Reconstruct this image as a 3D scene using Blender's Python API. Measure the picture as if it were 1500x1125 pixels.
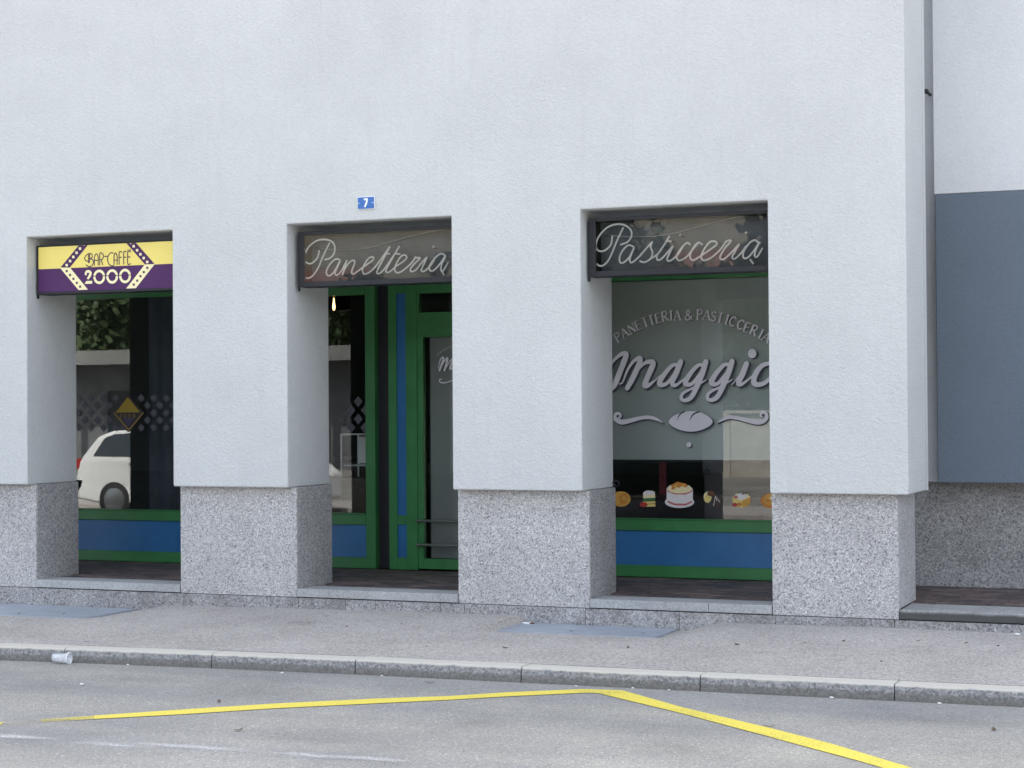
import bpy, bmesh, math, random
from mathutils import Vector, Matrix, noise
random.seed(7)
for o in list(bpy.data.objects): bpy.data.objects.remove(o)
S = bpy.context.scene
C = S.collection
R_ = math.radians
CAM_F=64.728
CAM_ROWS=[[0.924978, 0.379957, -0.006923], [0.011108, -0.008823, 0.999899], [0.379857, -0.924962, -0.012382]]
NEON_PAN = [[(-7.8317,3.3118),(-7.8501,3.2451),(-7.9127,3.1959),(-7.9667,3.2101),(-7.9817,3.2623),(-7.9423,3.3406),(-7.8588,3.3962),(-7.769,3.4047),(-7.7004,3.38),(-7.672,3.3239),(-7.6916,3.2636),(-7.7357,3.2323),(-7.7771,3.2265)],[(-7.728,3.375),(-7.7627,3.3152),(-7.8046,3.2373),(-7.8465,3.1531),(-7.9023,3.0852),(-7.9579,3.0649),(-8.0022,3.1057)],[(-7.6261,3.221),(-7.674,3.2227),(-7.7293,3.1734),(-7.7599,3.1134),(-7.7409,3.0798),(-7.6954,3.099),(-7.647,3.1644),(-7.6165,3.2169),(-7.654,3.1403),(-7.6721,3.0982),(-7.653,3.0817),(-7.6131,3.1145),(-7.5676,3.1859)],[(-7.5565,3.2147),(-7.5718,3.1618),(-7.601,3.08),(-7.5719,3.1435),(-7.5239,3.1965),(-7.483,3.2072),(-7.4805,3.1767),(-7.5081,3.1109),(-7.4947,3.0861),(-7.4429,3.1123),(-7.3613,3.164),(-7.3004,3.2005),(-7.2908,3.2268),(-7.3312,3.2258),(-7.3748,3.179),(-7.3995,3.1193),(-7.3808,3.0823),(-7.3239,3.1022),(-7.267,3.151),(-7.1926,3.2388),(-7.1291,3.3171)],[(-7.1291,3.3171),(-7.186,3.2265),(-7.247,3.1261),(-7.2607,3.0903),(-7.2339,3.0834),(-7.1799,3.1298),(-7.0922,3.241),(-7.0357,3.3171)],[(-7.0357,3.3171),(-7.0856,3.2408),(-7.1572,3.129),(-7.1694,3.0969),(-7.136,3.0921),(-7.0662,3.1414),(-6.9928,3.1833),(-6.9647,3.2146),(-6.9858,3.237),(-7.0258,3.2205),(-7.0701,3.156),(-7.0825,3.1083),(-7.0533,3.0833),(-7.0,3.1031),(-6.92,3.1626),(-6.8773,3.2186)],[(-6.8932,3.206),(-6.851,3.208),(-6.8405,3.1981),(-6.8803,3.1672),(-6.9309,3.1127),(-6.9205,3.0883),(-6.8741,3.1071),(-6.8209,3.165),(-6.7719,3.2111)],[(-6.7719,3.2111),(-6.8119,3.1348),(-6.828,3.0971),(-6.8044,3.0868),(-6.7489,3.1266),(-6.7026,3.1787)],[(-6.5939,3.2163),(-6.6368,3.2334),(-6.6893,3.202),(-6.7422,3.1383),(-6.7451,3.0967),(-6.7098,3.0895),(-6.6505,3.141),(-6.5912,3.2162),(-6.6243,3.152),(-6.6377,3.1048),(-6.6209,3.0805),(-6.5695,3.156)],[(-7.1764,3.2587),(-7.1282,3.252)],[(-7.0815,3.2527),(-7.0309,3.2447)],[(-6.7004,3.3074),(-6.7123,3.2888)],[(-6.6274,3.0831),(-6.6107,3.0468)]]
NEON_PAS = [[(-5.0621,3.3243),(-5.0756,3.2514),(-5.1316,3.2034),(-5.1835,3.2042),(-5.2079,3.2444),(-5.1852,3.3171),(-5.1133,3.3913),(-5.0291,3.4194),(-4.9519,3.4087),(-4.9009,3.3687),(-4.8924,3.3196),(-4.9248,3.2698),(-4.9918,3.2469)],[(-4.9649,3.391),(-5.0146,3.2979),(-5.0632,3.1898),(-5.1091,3.1083),(-5.1676,3.0749),(-5.2284,3.1126)],[(-4.8701,3.2225),(-4.9148,3.2401),(-4.96,3.2102),(-4.9952,3.1506),(-4.993,3.0992),(-4.9583,3.0992),(-4.9066,3.1472),(-4.8676,3.2212),(-4.8962,3.159),(-4.9094,3.1108),(-4.8865,3.0954),(-4.8235,3.1441),(-4.7618,3.2086),(-4.708,3.2635)],[(-4.708,3.2635),(-4.7261,3.2193),(-4.71,3.1702),(-4.7308,3.1188),(-4.7818,3.0928),(-4.8225,3.1052)],[(-4.7308,3.1188),(-4.6607,3.1623),(-4.5967,3.2505),(-4.561,3.3034)],[(-4.561,3.3034),(-4.6095,3.2268),(-4.671,3.1408),(-4.6611,3.1054),(-4.6167,3.1279),(-4.5315,3.2201)],[(-4.5315,3.2201),(-4.5699,3.1467),(-4.5841,3.1062),(-4.5552,3.0967),(-4.4906,3.1474),(-4.4487,3.2084)],[(-4.3811,3.2214),(-4.4147,3.2395),(-4.4651,3.1946),(-4.5033,3.1322),(-4.4823,3.0964),(-4.4219,3.1207),(-4.3589,3.1892),(-4.3187,3.2309)],[(-4.2778,3.2173),(-4.3149,3.2379),(-4.3614,3.1905),(-4.3869,3.1278),(-4.3622,3.0944),(-4.3034,3.1223),(-4.2099,3.1786),(-4.1577,3.2173),(-4.1723,3.2418),(-4.2193,3.2365),(-4.2695,3.1738),(-4.291,3.1182),(-4.2665,3.0885),(-4.2068,3.1091),(-4.1297,3.1719),(-4.0737,3.2449)],[(-4.0885,3.2336),(-4.0515,3.2464),(-4.0418,3.2353),(-4.0865,3.1882),(-4.1239,3.1323),(-4.1315,3.1015),(-4.0996,3.0944),(-4.0315,3.1503),(-3.9697,3.2133)],[(-3.9697,3.2133),(-4.0094,3.1494),(-4.0306,3.1085),(-4.0112,3.0923),(-3.9582,3.1356),(-3.9149,3.1933)],[(-3.8029,3.2102),(-3.8391,3.2378),(-3.8843,3.2159),(-3.9324,3.1488),(-3.9341,3.099),(-3.9012,3.0978),(-3.8545,3.1435),(-3.7968,3.2218),(-3.8276,3.1662),(-3.8414,3.1133),(-3.8184,3.1042),(-3.773,3.1735)],[(-4.5777,3.2618),(-4.545,3.2569)],[(-4.4679,3.3164),(-4.4718,3.3021)],[(-3.9066,3.3094),(-3.919,3.2909)],[(-3.8818,3.0852),(-3.8529,3.0461)]]
CAFFE_THIN = [[(-10.2738,3.3708),(-10.2753,3.2858)],[(-10.2614,3.3712),(-10.2629,3.2863)],[(-10.2806,3.3672),(-10.3043,3.354),(-10.318,3.3289),(-10.3045,3.3067),(-10.2809,3.3002)],[(-10.2806,3.3691),(-10.2456,3.3697),(-10.2322,3.3512),(-10.2368,3.3316),(-10.2605,3.3249)],[(-10.2605,3.3249),(-10.229,3.3124),(-10.219,3.2894),(-10.2315,3.2615),(-10.2654,3.2476),(-10.3014,3.2659)],[(-10.2079,3.2597),(-10.2076,3.3362),(-10.1861,3.3665),(-10.166,3.3365),(-10.1664,3.2602)],[(-10.2077,3.305),(-10.1662,3.3054)],[(-10.1473,3.2604),(-10.1468,3.3678),(-10.1188,3.3649),(-10.1055,3.3389),(-10.1191,3.314),(-10.1471,3.3094)],[(-10.1325,3.3098),(-10.1148,3.2611)],[(-10.0921,3.3384),(-10.0653,3.3393)],[(-9.9982,3.3659),(-10.0249,3.3698),(-10.0518,3.3445),(-10.0609,3.3072),(-10.0466,3.2672),(-10.0189,3.2483),(-9.9943,3.2484)],[(-9.9887,3.2594),(-9.9883,3.3374),(-9.9715,3.3668),(-9.9539,3.3361),(-9.9542,3.2601)],[(-9.9885,3.2989),(-9.954,3.2995)],[(-9.9015,3.3716),(-9.9304,3.3708),(-9.9309,3.2602)],[(-9.9306,3.3221),(-9.9062,3.323)],[(-9.8528,3.3716),(-9.8804,3.3708),(-9.881,3.2593)],[(-9.8807,3.3221),(-9.8574,3.3231)],[(-9.8069,3.2604),(-9.8356,3.2586),(-9.8351,3.3709),(-9.8063,3.3717)],[(-9.8353,3.3223),(-9.811,3.3232)],[(-9.8328,3.3811),(-9.8328,3.3905)],[(-9.8096,3.3821),(-9.8096,3.3915)]]
CAFFE_TWO = [[(-10.3075,3.1697,0.0205),(-10.3017,3.196,0.0237),(-10.2791,3.2056,0.0253),(-10.2544,3.1925,0.0269),(-10.259,3.1662,0.0269),(-10.2862,3.1331,0.0205)]]
CAFFE_TWOBAR = [[(-10.3203,3.0878),(-10.2998,3.1146),(-10.2334,3.1134),(-10.2335,3.087)]]
CAFFE_ZERO = [[(-10.1009,3.1467,0.0245),(-10.1048,3.1681,0.0245),(-10.1164,3.1866,0.0245),(-10.1338,3.1992,0.0245),(-10.1543,3.2042,0.0245),(-10.1749,3.2006,0.0245),(-10.1925,3.1892,0.0245),(-10.2043,3.1715,0.0245),(-10.2085,3.1503,0.0245),(-10.2045,3.1289,0.0245),(-10.1929,3.1104,0.0245),(-10.1754,3.0978,0.0245),(-10.1549,3.0929,0.0245),(-10.1343,3.0965,0.0245),(-10.1168,3.108,0.0245),(-10.1051,3.1256,0.0245),(-10.1009,3.1467,0.0245)],[(-9.957,3.1457,0.0245),(-9.961,3.1671,0.0245),(-9.9725,3.1854,0.0245),(-9.9897,3.198,0.0245),(-10.0102,3.203,0.0245),(-10.0307,3.1994,0.0245),(-10.0481,3.188,0.0245),(-10.0598,3.1704,0.0245),(-10.064,3.1493,0.0245),(-10.06,3.1279,0.0245),(-10.0485,3.1095,0.0245),(-10.0312,3.0969,0.0245),(-10.0107,3.0921,0.0245),(-9.9903,3.0956,0.0245),(-9.9729,3.1071,0.0245),(-9.9612,3.1247,0.0245),(-9.957,3.1457,0.0245)],[(-9.8141,3.1456,0.0245),(-9.8181,3.1669,0.0245),(-9.8295,3.1852,0.0245),(-9.8466,3.1978,0.0245),(-9.8669,3.2027,0.0245),(-9.8873,3.1992,0.0245),(-9.9046,3.1878,0.0245),(-9.9162,3.1702,0.0245),(-9.9204,3.1492,0.0245),(-9.9164,3.1279,0.0245),(-9.905,3.1096,0.0245),(-9.8878,3.097,0.0245),(-9.8675,3.0921,0.0245),(-9.8471,3.0957,0.0245),(-9.8299,3.1071,0.0245),(-9.8183,3.1246,0.0245),(-9.8141,3.1456,0.0245)]]
CAFFE_SLIT = [[(-10.2264,3.1613),(-10.2264,3.1538),(-9.7975,3.1507),(-9.7975,3.1582)]]
CAFFE_DIV = [[(-10.8727,3.248),(-9.3523,3.2394)]]
CAFFE_BANDP = [[(-10.3863,3.4622),(-10.2824,3.4637),(-10.4861,3.2469),(-10.591,3.2534)],[(-9.8512,3.4633),(-9.7463,3.4647),(-9.5424,3.2481),(-9.6485,3.2473)]]
CAFFE_BANDY = [[(-10.5967,3.247),(-10.4827,3.2458),(-10.2822,3.0318),(-10.3884,3.0322)],[(-9.6519,3.2446),(-9.5425,3.2453),(-9.7497,3.0296),(-9.8556,3.03)]]
CAFFE_SQL = [[(-10.5361,3.2828),(-10.5098,3.2848),(-10.5065,3.2609),(-10.5328,3.259)],[(-10.4972,3.3204),(-10.471,3.3223),(-10.4677,3.2984),(-10.4939,3.2965)],[(-10.4606,3.3579),(-10.4345,3.3598),(-10.4312,3.336),(-10.4573,3.3341)],[(-10.4229,3.3954),(-10.3968,3.3972),(-10.3936,3.3734),(-10.4196,3.3716)],[(-10.3842,3.4337),(-10.3582,3.4355),(-10.3549,3.4117),(-10.3809,3.4099)],[(-9.7851,3.4326),(-9.7597,3.4344),(-9.7565,3.4109),(-9.7819,3.4091)],[(-9.7478,3.3937),(-9.7225,3.3956),(-9.7193,3.3721),(-9.7446,3.3703)],[(-9.7117,3.355),(-9.6864,3.3568),(-9.6832,3.3334),(-9.7085,3.3315)],[(-9.6756,3.3182),(-9.6504,3.32),(-9.6472,3.2966),(-9.6724,3.2947)],[(-9.6374,3.2804),(-9.6122,3.2823),(-9.6091,3.2589),(-9.6342,3.257)],[(-10.3411,3.4566),(-10.3207,3.4653),(-10.3152,3.4471)],[(-9.8159,3.4507),(-9.8026,3.4539),(-9.7961,3.4405)]]
CAFFE_SQD = [[(-10.5352,3.2258),(-10.5113,3.2278),(-10.5079,3.2059),(-10.5319,3.2038)],[(-10.4978,3.1865),(-10.4739,3.1886),(-10.4706,3.1666),(-10.4945,3.1646)],[(-10.4593,3.1492),(-10.4354,3.1512),(-10.4321,3.1293),(-10.456,3.1273)],[(-10.4209,3.11),(-10.3971,3.1121),(-10.3938,3.0902),(-10.4176,3.0881)],[(-10.3837,3.0728),(-10.3599,3.0749),(-10.3566,3.053),(-10.3804,3.0509)],[(-9.6355,3.2244),(-9.6125,3.2264),(-9.6093,3.2049),(-9.6323,3.2029)],[(-9.6741,3.1857),(-9.6511,3.1877),(-9.6479,3.1662),(-9.6709,3.1642)],[(-9.7105,3.1496),(-9.6875,3.1517),(-9.6843,3.1301),(-9.7074,3.1281)],[(-9.7471,3.1088),(-9.7239,3.1109),(-9.7207,3.0893),(-9.7439,3.0873)],[(-9.7847,3.0736),(-9.7615,3.0757),(-9.7584,3.0541),(-9.7815,3.052)]]
MAGGIO = [[(-5.7991,2.1811,0.0229),(-5.7855,2.2754,0.0229),(-5.7375,2.345,0.0275),(-5.6733,2.3923,0.0389),(-5.6261,2.3963,0.0458),(-5.6315,2.3578,0.0527),(-5.6874,2.2256,0.055),(-5.7356,2.1112,0.0504),(-5.7719,2.0571,0.0298)],[(-5.6883,2.1107,0.016),(-5.6588,2.1285,0.0137),(-5.6108,2.2427,0.0229),(-5.5465,2.3262,0.0298),(-5.4868,2.353,0.0435),(-5.4922,2.3073,0.0527),(-5.5541,2.1756,0.0527),(-5.616,2.0701,0.0458)],[(-5.567,2.1576,0.016),(-5.5092,2.2413,0.0229),(-5.4391,2.304,0.0321),(-5.3697,2.315,0.0481),(-5.3611,2.2812,0.0527),(-5.415,2.1678,0.0527),(-5.4408,2.0959,0.0504),(-5.4093,2.092,0.0389),(-5.3397,2.1392,0.016),(-5.289,2.1842,0.0092)],[(-5.0881,2.3106,0.0504),(-5.1262,2.218,0.0527),(-5.1707,2.1229,0.0481),(-5.1547,2.0916,0.0389),(-5.1122,2.1043,0.0252),(-5.0397,2.1631,0.0115)],[(-5.1034,2.275,0.0298),(-5.1631,2.2806,0.0344),(-5.2387,2.2075,0.0435),(-5.2946,2.1243,0.0504),(-5.2772,2.0954,0.0435),(-5.2144,2.1174,0.0321),(-5.1387,2.2181,0.0183)],[(-4.8432,2.3067,0.0504),(-4.8786,2.2027,0.055),(-4.9352,2.0726,0.0527),(-4.9917,1.972,0.0412),(-5.0539,1.9486,0.0344),(-5.0847,1.9727,0.0321),(-5.0595,2.0202,0.0275),(-4.9537,2.0728,0.0183),(-4.8422,2.1369,0.0115)],[(-4.8558,2.2713,0.0298),(-4.915,2.2769,0.0344),(-4.9897,2.2042,0.0435),(-5.0425,2.1214,0.0504),(-5.0216,2.095,0.0412),(-4.9657,2.1146,0.0321),(-4.8908,2.2147,0.0183)],[(-4.5924,2.3063,0.0504),(-4.6274,2.2029,0.055),(-4.6834,2.0735,0.0527),(-4.7393,1.9734,0.0412),(-4.8008,1.9502,0.0344),(-4.8313,1.9742,0.0321),(-4.8063,2.0214,0.0275),(-4.7017,2.0737,0.0183),(-4.5914,2.1375,0.0115)],[(-4.6049,2.2711,0.0298),(-4.6633,2.2767,0.0344),(-4.7373,2.2044,0.0435),(-4.7895,2.1221,0.0504),(-4.7689,2.0957,0.0412),(-4.7136,2.1153,0.0321),(-4.6395,2.2149,0.0183)],[(-4.5918,2.0926,0.0092),(-4.5243,2.1744,0.0115),(-4.4568,2.2795,0.0229)],[(-4.4531,2.2818,0.0481),(-4.4939,2.1858,0.0527),(-4.5309,2.1096,0.0481),(-4.5105,2.0917,0.0367),(-4.4703,2.1125,0.0229),(-4.3913,2.1727,0.0115)],[(-4.1864,2.2695,0.0344),(-4.2461,2.2821,0.0367),(-4.3123,2.2597,0.0435),(-4.3695,2.1841,0.0504),(-4.387,2.1162,0.0527),(-4.3583,2.09,0.0481),(-4.2957,2.0987,0.0389),(-4.2294,2.1472,0.0344),(-4.175,2.205,0.0344)]]
MAGGIO_DOT = [[(-4.3582,2.3743),(-4.3603,2.3881),(-4.3666,2.4004),(-4.3765,2.41),(-4.3888,2.4159),(-4.4022,2.4173),(-4.4153,2.4141),(-4.4267,2.4067),(-4.4351,2.3958),(-4.4396,2.3827),(-4.4397,2.3687),(-4.4355,2.3555),(-4.4272,2.3443),(-4.416,2.3365),(-4.4029,2.3329),(-4.3895,2.3338),(-4.3771,2.3392),(-4.3671,2.3485),(-4.3606,2.3606)]]
SWIRL = [[(-5.2614,1.7382,0.0034),(-5.3176,1.7708,0.0252),(-5.3929,1.7915,0.0344),(-5.4813,1.787,0.0344),(-5.5829,1.7633,0.0412),(-5.6721,1.7479,0.0481),(-5.7293,1.7723,0.0412),(-5.7418,1.8087,0.0298),(-5.7161,1.8315,0.0298),(-5.6843,1.8145,0.0252),(-5.6909,1.7879,0.016),(-5.71,1.7928,0.0092)],[(-4.7377,1.7366,0.0034),(-4.686,1.7684,0.0252),(-4.6249,1.7906,0.0344),(-4.5399,1.7808,0.0344),(-4.4432,1.7592,0.0412),(-4.3469,1.7436,0.0481),(-4.2867,1.761,0.0412),(-4.266,1.7984,0.0344),(-4.2801,1.829,0.0298),(-4.3161,1.8291,0.0275),(-4.3224,1.7987,0.0183),(-4.3045,1.7869,0.0092)]]
BREAD = [[(-4.7817,1.7486),(-4.7849,1.7625),(-4.7949,1.7767),(-4.8112,1.7911),(-4.8333,1.8056),(-4.8606,1.8194),(-4.8922,1.8315),(-4.9271,1.8409),(-4.9642,1.8466),(-5.0023,1.8479),(-5.0402,1.8447),(-5.0767,1.8375),(-5.1105,1.8269),(-5.1407,1.814),(-5.1661,1.7999),(-5.1859,1.7855),(-5.1996,1.7711),(-5.2066,1.757),(-5.2067,1.7434),(-5.1999,1.73),(-5.1865,1.7164),(-5.1669,1.7025),(-5.1417,1.689),(-5.1118,1.6767),(-5.0781,1.6665),(-5.0418,1.6593),(-5.0039,1.6561),(-4.9658,1.6571),(-4.9286,1.6623),(-4.8936,1.6709),(-4.8618,1.6822),(-4.8343,1.695),(-4.8119,1.7086),(-4.7953,1.7221),(-4.7852,1.7355)]]
BREAD_CUT = [[(-5.0523,1.8449,0.0115),(-5.0985,1.8177,0.0126),(-5.1238,1.77,0.0046)],[(-4.9125,1.8417,0.0137),(-4.9683,1.817,0.0137),(-5.0034,1.7612,0.0046)]]
MAG_DOT2 = [[(-4.9878,1.5337),(-4.9899,1.5435),(-4.9959,1.5516),(-5.0049,1.5566),(-5.0153,1.5577),(-5.0252,1.5546),(-5.033,1.5478),(-5.0374,1.5387),(-5.0375,1.5286),(-5.0333,1.5195),(-5.0256,1.5128),(-5.0157,1.5097),(-5.0053,1.5108),(-4.9962,1.5158),(-4.99,1.5239)]]
ARC = [('P',-5.7039,2.5526,0.569),('A',-5.6397,2.5936,0.52),('N',-5.5656,2.6318,0.459),('E',-5.4994,2.6629,0.408),('T',-5.4334,2.689,0.336),('T',-5.3702,2.708,0.263),('E',-5.3021,2.7243,0.236),('R',-5.2343,2.7406,0.174),('I',-5.1767,2.7463,0.045),('A',-5.1156,2.746,-0.005),('&',-5.0038,2.7456,0.007),('P',-4.8961,2.7476,-0.025),('A',-4.8285,2.7411,-0.149),('S',-4.7635,2.7276,-0.207),('T',-4.6999,2.7142,-0.242),('I',-4.6353,2.696,-0.312),('C',-4.5807,2.6758,-0.37),('C',-4.5057,2.6457,-0.407),('E',-4.4418,2.6159,-0.414),('R',-4.3756,2.5885,-0.432),('I',-4.3133,2.5566,-0.505),('A',-4.2608,2.525,-0.542)]
MAG_SMALL = [[(-7.5777,2.2928,0.0079),(-7.5678,2.3466,0.0079),(-7.5497,2.3841,0.0128),(-7.526,2.3891,0.0187),(-7.5322,2.3568,0.0216),(-7.5684,2.2657,0.0177)],[(-7.5504,2.2978,0.0079),(-7.5144,2.3566,0.0128),(-7.4823,2.3862,0.0187),(-7.4873,2.3507,0.0216),(-7.5151,2.2649,0.0177)],[(-7.4912,2.2969,0.0079),(-7.4613,2.3449,0.0128),(-7.4257,2.3767,0.0187),(-7.4355,2.3338,0.0216),(-7.4559,2.2749,0.0177),(-7.4027,2.301,0.0079)],[(-7.5512,2.1759,0.0118),(-7.569,2.174,0.0088),(-7.5692,2.1545,0.0088),(-7.5396,2.1413,0.0118),(-7.4923,2.145,0.0098),(-7.4213,2.1668,0.0079)]]
ARC_SMALL = [[(-7.5851,2.4171,0.0059),(-7.5791,2.431,0.0059)],[(-7.5612,2.435,0.0059),(-7.5528,2.45,0.0059)],[(-7.5339,2.4539,0.0059),(-7.5243,2.4689,0.0059)],[(-7.5077,2.4664,0.0059),(-7.4958,2.4834,0.0059)],[(-7.4793,2.4788,0.0059),(-7.4674,2.4937,0.0059)],[(-7.4532,2.4891,0.0059),(-7.4413,2.504,0.0059)]]
PASTRY_BUN = [('gold',[(-5.5916,1.0203),(-5.5947,1.0392),(-5.6041,1.0567),(-5.6192,1.0717),(-5.6389,1.0831),(-5.6619,1.0902),(-5.6867,1.0924),(-5.7116,1.0897),(-5.7348,1.0821),(-5.7548,1.0702),(-5.7703,1.0548),(-5.78,1.0369),(-5.7835,1.0179),(-5.7803,0.9989),(-5.7708,0.9813),(-5.7557,0.9663),(-5.7358,0.9549),(-5.7127,0.9479),(-5.6879,0.9457),(-5.6631,0.9486),(-5.6399,0.9562),(-5.62,0.9681),(-5.6047,0.9835),(-5.595,1.0013)]),('amber',[(-5.7055,1.048),(-5.6438,1.0778),(-5.6135,1.0374),(-5.6386,0.9732),(-5.6939,0.9666)]),('gold',[(-5.6872,1.0307),(-5.6502,1.0544),(-5.6295,1.0256),(-5.6507,0.9904)])]
PASTRY_SLICE = [('cream',[(-5.4665,1.0833),(-5.351,1.0927),(-5.3466,1.0349),(-5.467,1.0276)]),('white',[(-5.4604,1.088),(-5.4298,1.1022),(-5.3752,1.1005),(-5.3511,1.0869),(-5.3561,1.0637),(-5.4582,1.0602)]),('green',[(-5.467,1.0253),(-5.3467,1.0326),(-5.3469,1.006),(-5.4672,0.9998)]),('sponge',[(-5.4672,0.9998),(-5.3469,1.006),(-5.3461,0.9529),(-5.4493,0.9491)]),('brown',[(-5.4589,0.9744),(-5.3471,0.9829),(-5.3471,0.976),(-5.4589,0.9687)]),('brown',[(-5.4586,1.0034),(-5.3469,1.0095),(-5.3469,1.0026),(-5.4587,0.9965)]),('red',[(-5.4224,0.9703),(-5.4237,0.9763),(-5.4275,0.9818),(-5.4337,0.9865),(-5.4417,0.9901),(-5.4511,0.9923),(-5.4612,0.993),(-5.4713,0.992),(-5.4807,0.9896),(-5.4888,0.9858),(-5.495,0.9809),(-5.499,0.9753),(-5.5004,0.9692),(-5.4991,0.9633),(-5.4952,0.9577),(-5.4891,0.953),(-5.481,0.9494),(-5.4716,0.9473),(-5.4615,0.9466),(-5.4514,0.9475),(-5.442,0.95),(-5.4339,0.9538),(-5.4277,0.9587),(-5.4238,0.9643)]),('brown',[(-5.4298,1.1022),(-5.4091,1.1117),(-5.3934,1.1026)])]
PASTRY_CAKE = [('white',[(-4.9649,0.9995),(-4.9696,1.0137),(-4.9838,1.0268),(-5.0065,1.0379),(-5.0361,1.0463),(-5.0707,1.0514),(-5.1079,1.0528),(-5.1451,1.0505),(-5.18,1.0445),(-5.21,1.0354),(-5.233,1.0236),(-5.2476,1.0101),(-5.2527,0.9957),(-5.2478,0.9815),(-5.2335,0.9683),(-5.2106,0.9572),(-5.1808,0.9488),(-5.146,0.9438),(-5.1088,0.9424),(-5.0716,0.9449),(-5.0369,0.9509),(-5.0071,0.96),(-4.9843,0.9717),(-4.9699,0.9852)]),('white',[(-5.2335,1.1228),(-5.2056,1.1519),(-5.1093,1.1701),(-5.0137,1.1538),(-4.9782,1.1197),(-4.9792,0.9993),(-5.0392,0.9641),(-5.1111,0.9539),(-5.1831,0.9644),(-5.2346,0.996)]),('rose',[(-5.2299,1.1171),(-5.2241,1.0941),(-5.1581,1.0683),(-5.0503,1.0673),(-4.9879,1.0932),(-4.9782,1.1197),(-4.9926,1.1115),(-5.0501,1.0845),(-5.158,1.0856),(-5.218,1.1091)]),('cream',[(-4.9877,1.1196),(-4.9916,1.1303),(-5.0032,1.1401),(-5.0217,1.1485),(-5.0459,1.1548),(-5.0742,1.1587),(-5.1046,1.1598),(-5.135,1.1581),(-5.1634,1.1537),(-5.1879,1.1468),(-5.2067,1.138),(-5.2186,1.1279),(-5.2227,1.1171),(-5.2188,1.1064),(-5.2071,1.0966),(-5.1884,1.0882),(-5.164,1.0819),(-5.1357,1.078),(-5.1053,1.077),(-5.0749,1.0787),(-5.0465,1.0832),(-5.0222,1.09),(-5.0036,1.0988),(-4.9918,1.1089)]),('rose',[(-5.2308,1.0133),(-5.2249,0.9938),(-5.159,0.967),(-5.0511,0.9662),(-4.9888,0.9935),(-4.9814,1.0165),(-4.9934,1.0083),(-5.051,0.9835),(-5.1588,0.9843),(-5.2188,1.0077)]),('amber',[(-5.1878,1.1117),(-5.1815,1.1464),(-5.2056,1.1519),(-5.1573,1.1719),(-5.1271,1.1906),(-5.0972,1.1794),(-5.0494,1.1729),(-5.0257,1.1479),(-5.0497,1.1339),(-5.0855,1.1473),(-5.1096,1.1298),(-5.1395,1.1376),(-5.1577,1.1178)]),('gold',[(-5.1696,1.1407),(-5.1429,1.1698),(-5.1092,1.177),(-5.1239,1.1469),(-5.1516,1.1294)]),('gold',[(-5.0974,1.1529),(-5.0733,1.1681),(-5.0447,1.1569),(-5.0616,1.1407)])]
PASTRY_BALL = [('cream',[(-4.7983,1.0474),(-4.7995,1.061),(-4.8032,1.0736),(-4.8091,1.0844),(-4.8168,1.0927),(-4.8259,1.0978),(-4.8357,1.0995),(-4.8456,1.0976),(-4.8548,1.0923),(-4.8627,1.0838),(-4.8688,1.0728),(-4.8727,1.0601),(-4.8741,1.0465),(-4.8729,1.0329),(-4.8693,1.0202),(-4.8633,1.0094),(-4.8555,1.0012),(-4.8464,0.996),(-4.8366,0.9944),(-4.8268,0.9963),(-4.8176,1.0017),(-4.8097,1.0101),(-4.8036,1.0211),(-4.7997,1.0338)]),('sponge',[(-4.8031,1.0359),(-4.8041,1.046),(-4.8071,1.0553),(-4.8119,1.0633),(-4.8182,1.0694),(-4.8256,1.0732),(-4.8336,1.0744),(-4.8416,1.073),(-4.849,1.069),(-4.8555,1.0628),(-4.8604,1.0546),(-4.8636,1.0452),(-4.8647,1.0352),(-4.8638,1.0251),(-4.8608,1.0158),(-4.8559,1.0078),(-4.8496,1.0017),(-4.8422,0.9979),(-4.8342,0.9967),(-4.8263,0.9981),(-4.8188,1.0021),(-4.8124,1.0083),(-4.8074,1.0165),(-4.8043,1.0259)]),('brown',[(-4.7649,1.0798),(-4.7662,1.0862),(-4.7699,1.0923),(-4.7759,1.0974),(-4.7837,1.1013),(-4.7928,1.1037),(-4.8025,1.1044),(-4.8124,1.1035),(-4.8215,1.1009),(-4.8294,1.0968),(-4.8355,1.0915),(-4.8393,1.0854),(-4.8407,1.0789),(-4.8394,1.0724),(-4.8357,1.0664),(-4.8297,1.0612),(-4.8219,1.0573),(-4.8128,1.0549),(-4.803,1.0542),(-4.7932,1.0552),(-4.784,1.0578),(-4.7762,1.0619),(-4.7701,1.0671),(-4.7663,1.0732)]),('dark',[(-4.6972,1.0031),(-4.6986,1.0178),(-4.703,1.0315),(-4.71,1.0432),(-4.7192,1.0521),(-4.7299,1.0577),(-4.7415,1.0595),(-4.7531,1.0574),(-4.764,1.0516),(-4.7734,1.0424),(-4.7806,1.0305),(-4.7852,1.0167),(-4.7869,1.0019),(-4.7855,0.9871),(-4.7811,0.9734),(-4.7741,0.9617),(-4.7648,0.9528),(-4.7541,0.9472),(-4.7425,0.9454),(-4.7309,0.9476),(-4.72,0.9534),(-4.7107,0.9626),(-4.7034,0.9745),(-4.6989,0.9883)]),('white',[(-4.7651,1.0592),(-4.758,1.0616),(-4.7419,1.0139),(-4.7467,1.0093)]),('white',[(-4.7592,1.057),(-4.7753,0.9678),(-4.7825,0.9654),(-4.7652,1.0478)]),('white',[(-4.7509,1.0617),(-4.7161,1.0028),(-4.7208,0.9982)])]
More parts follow.
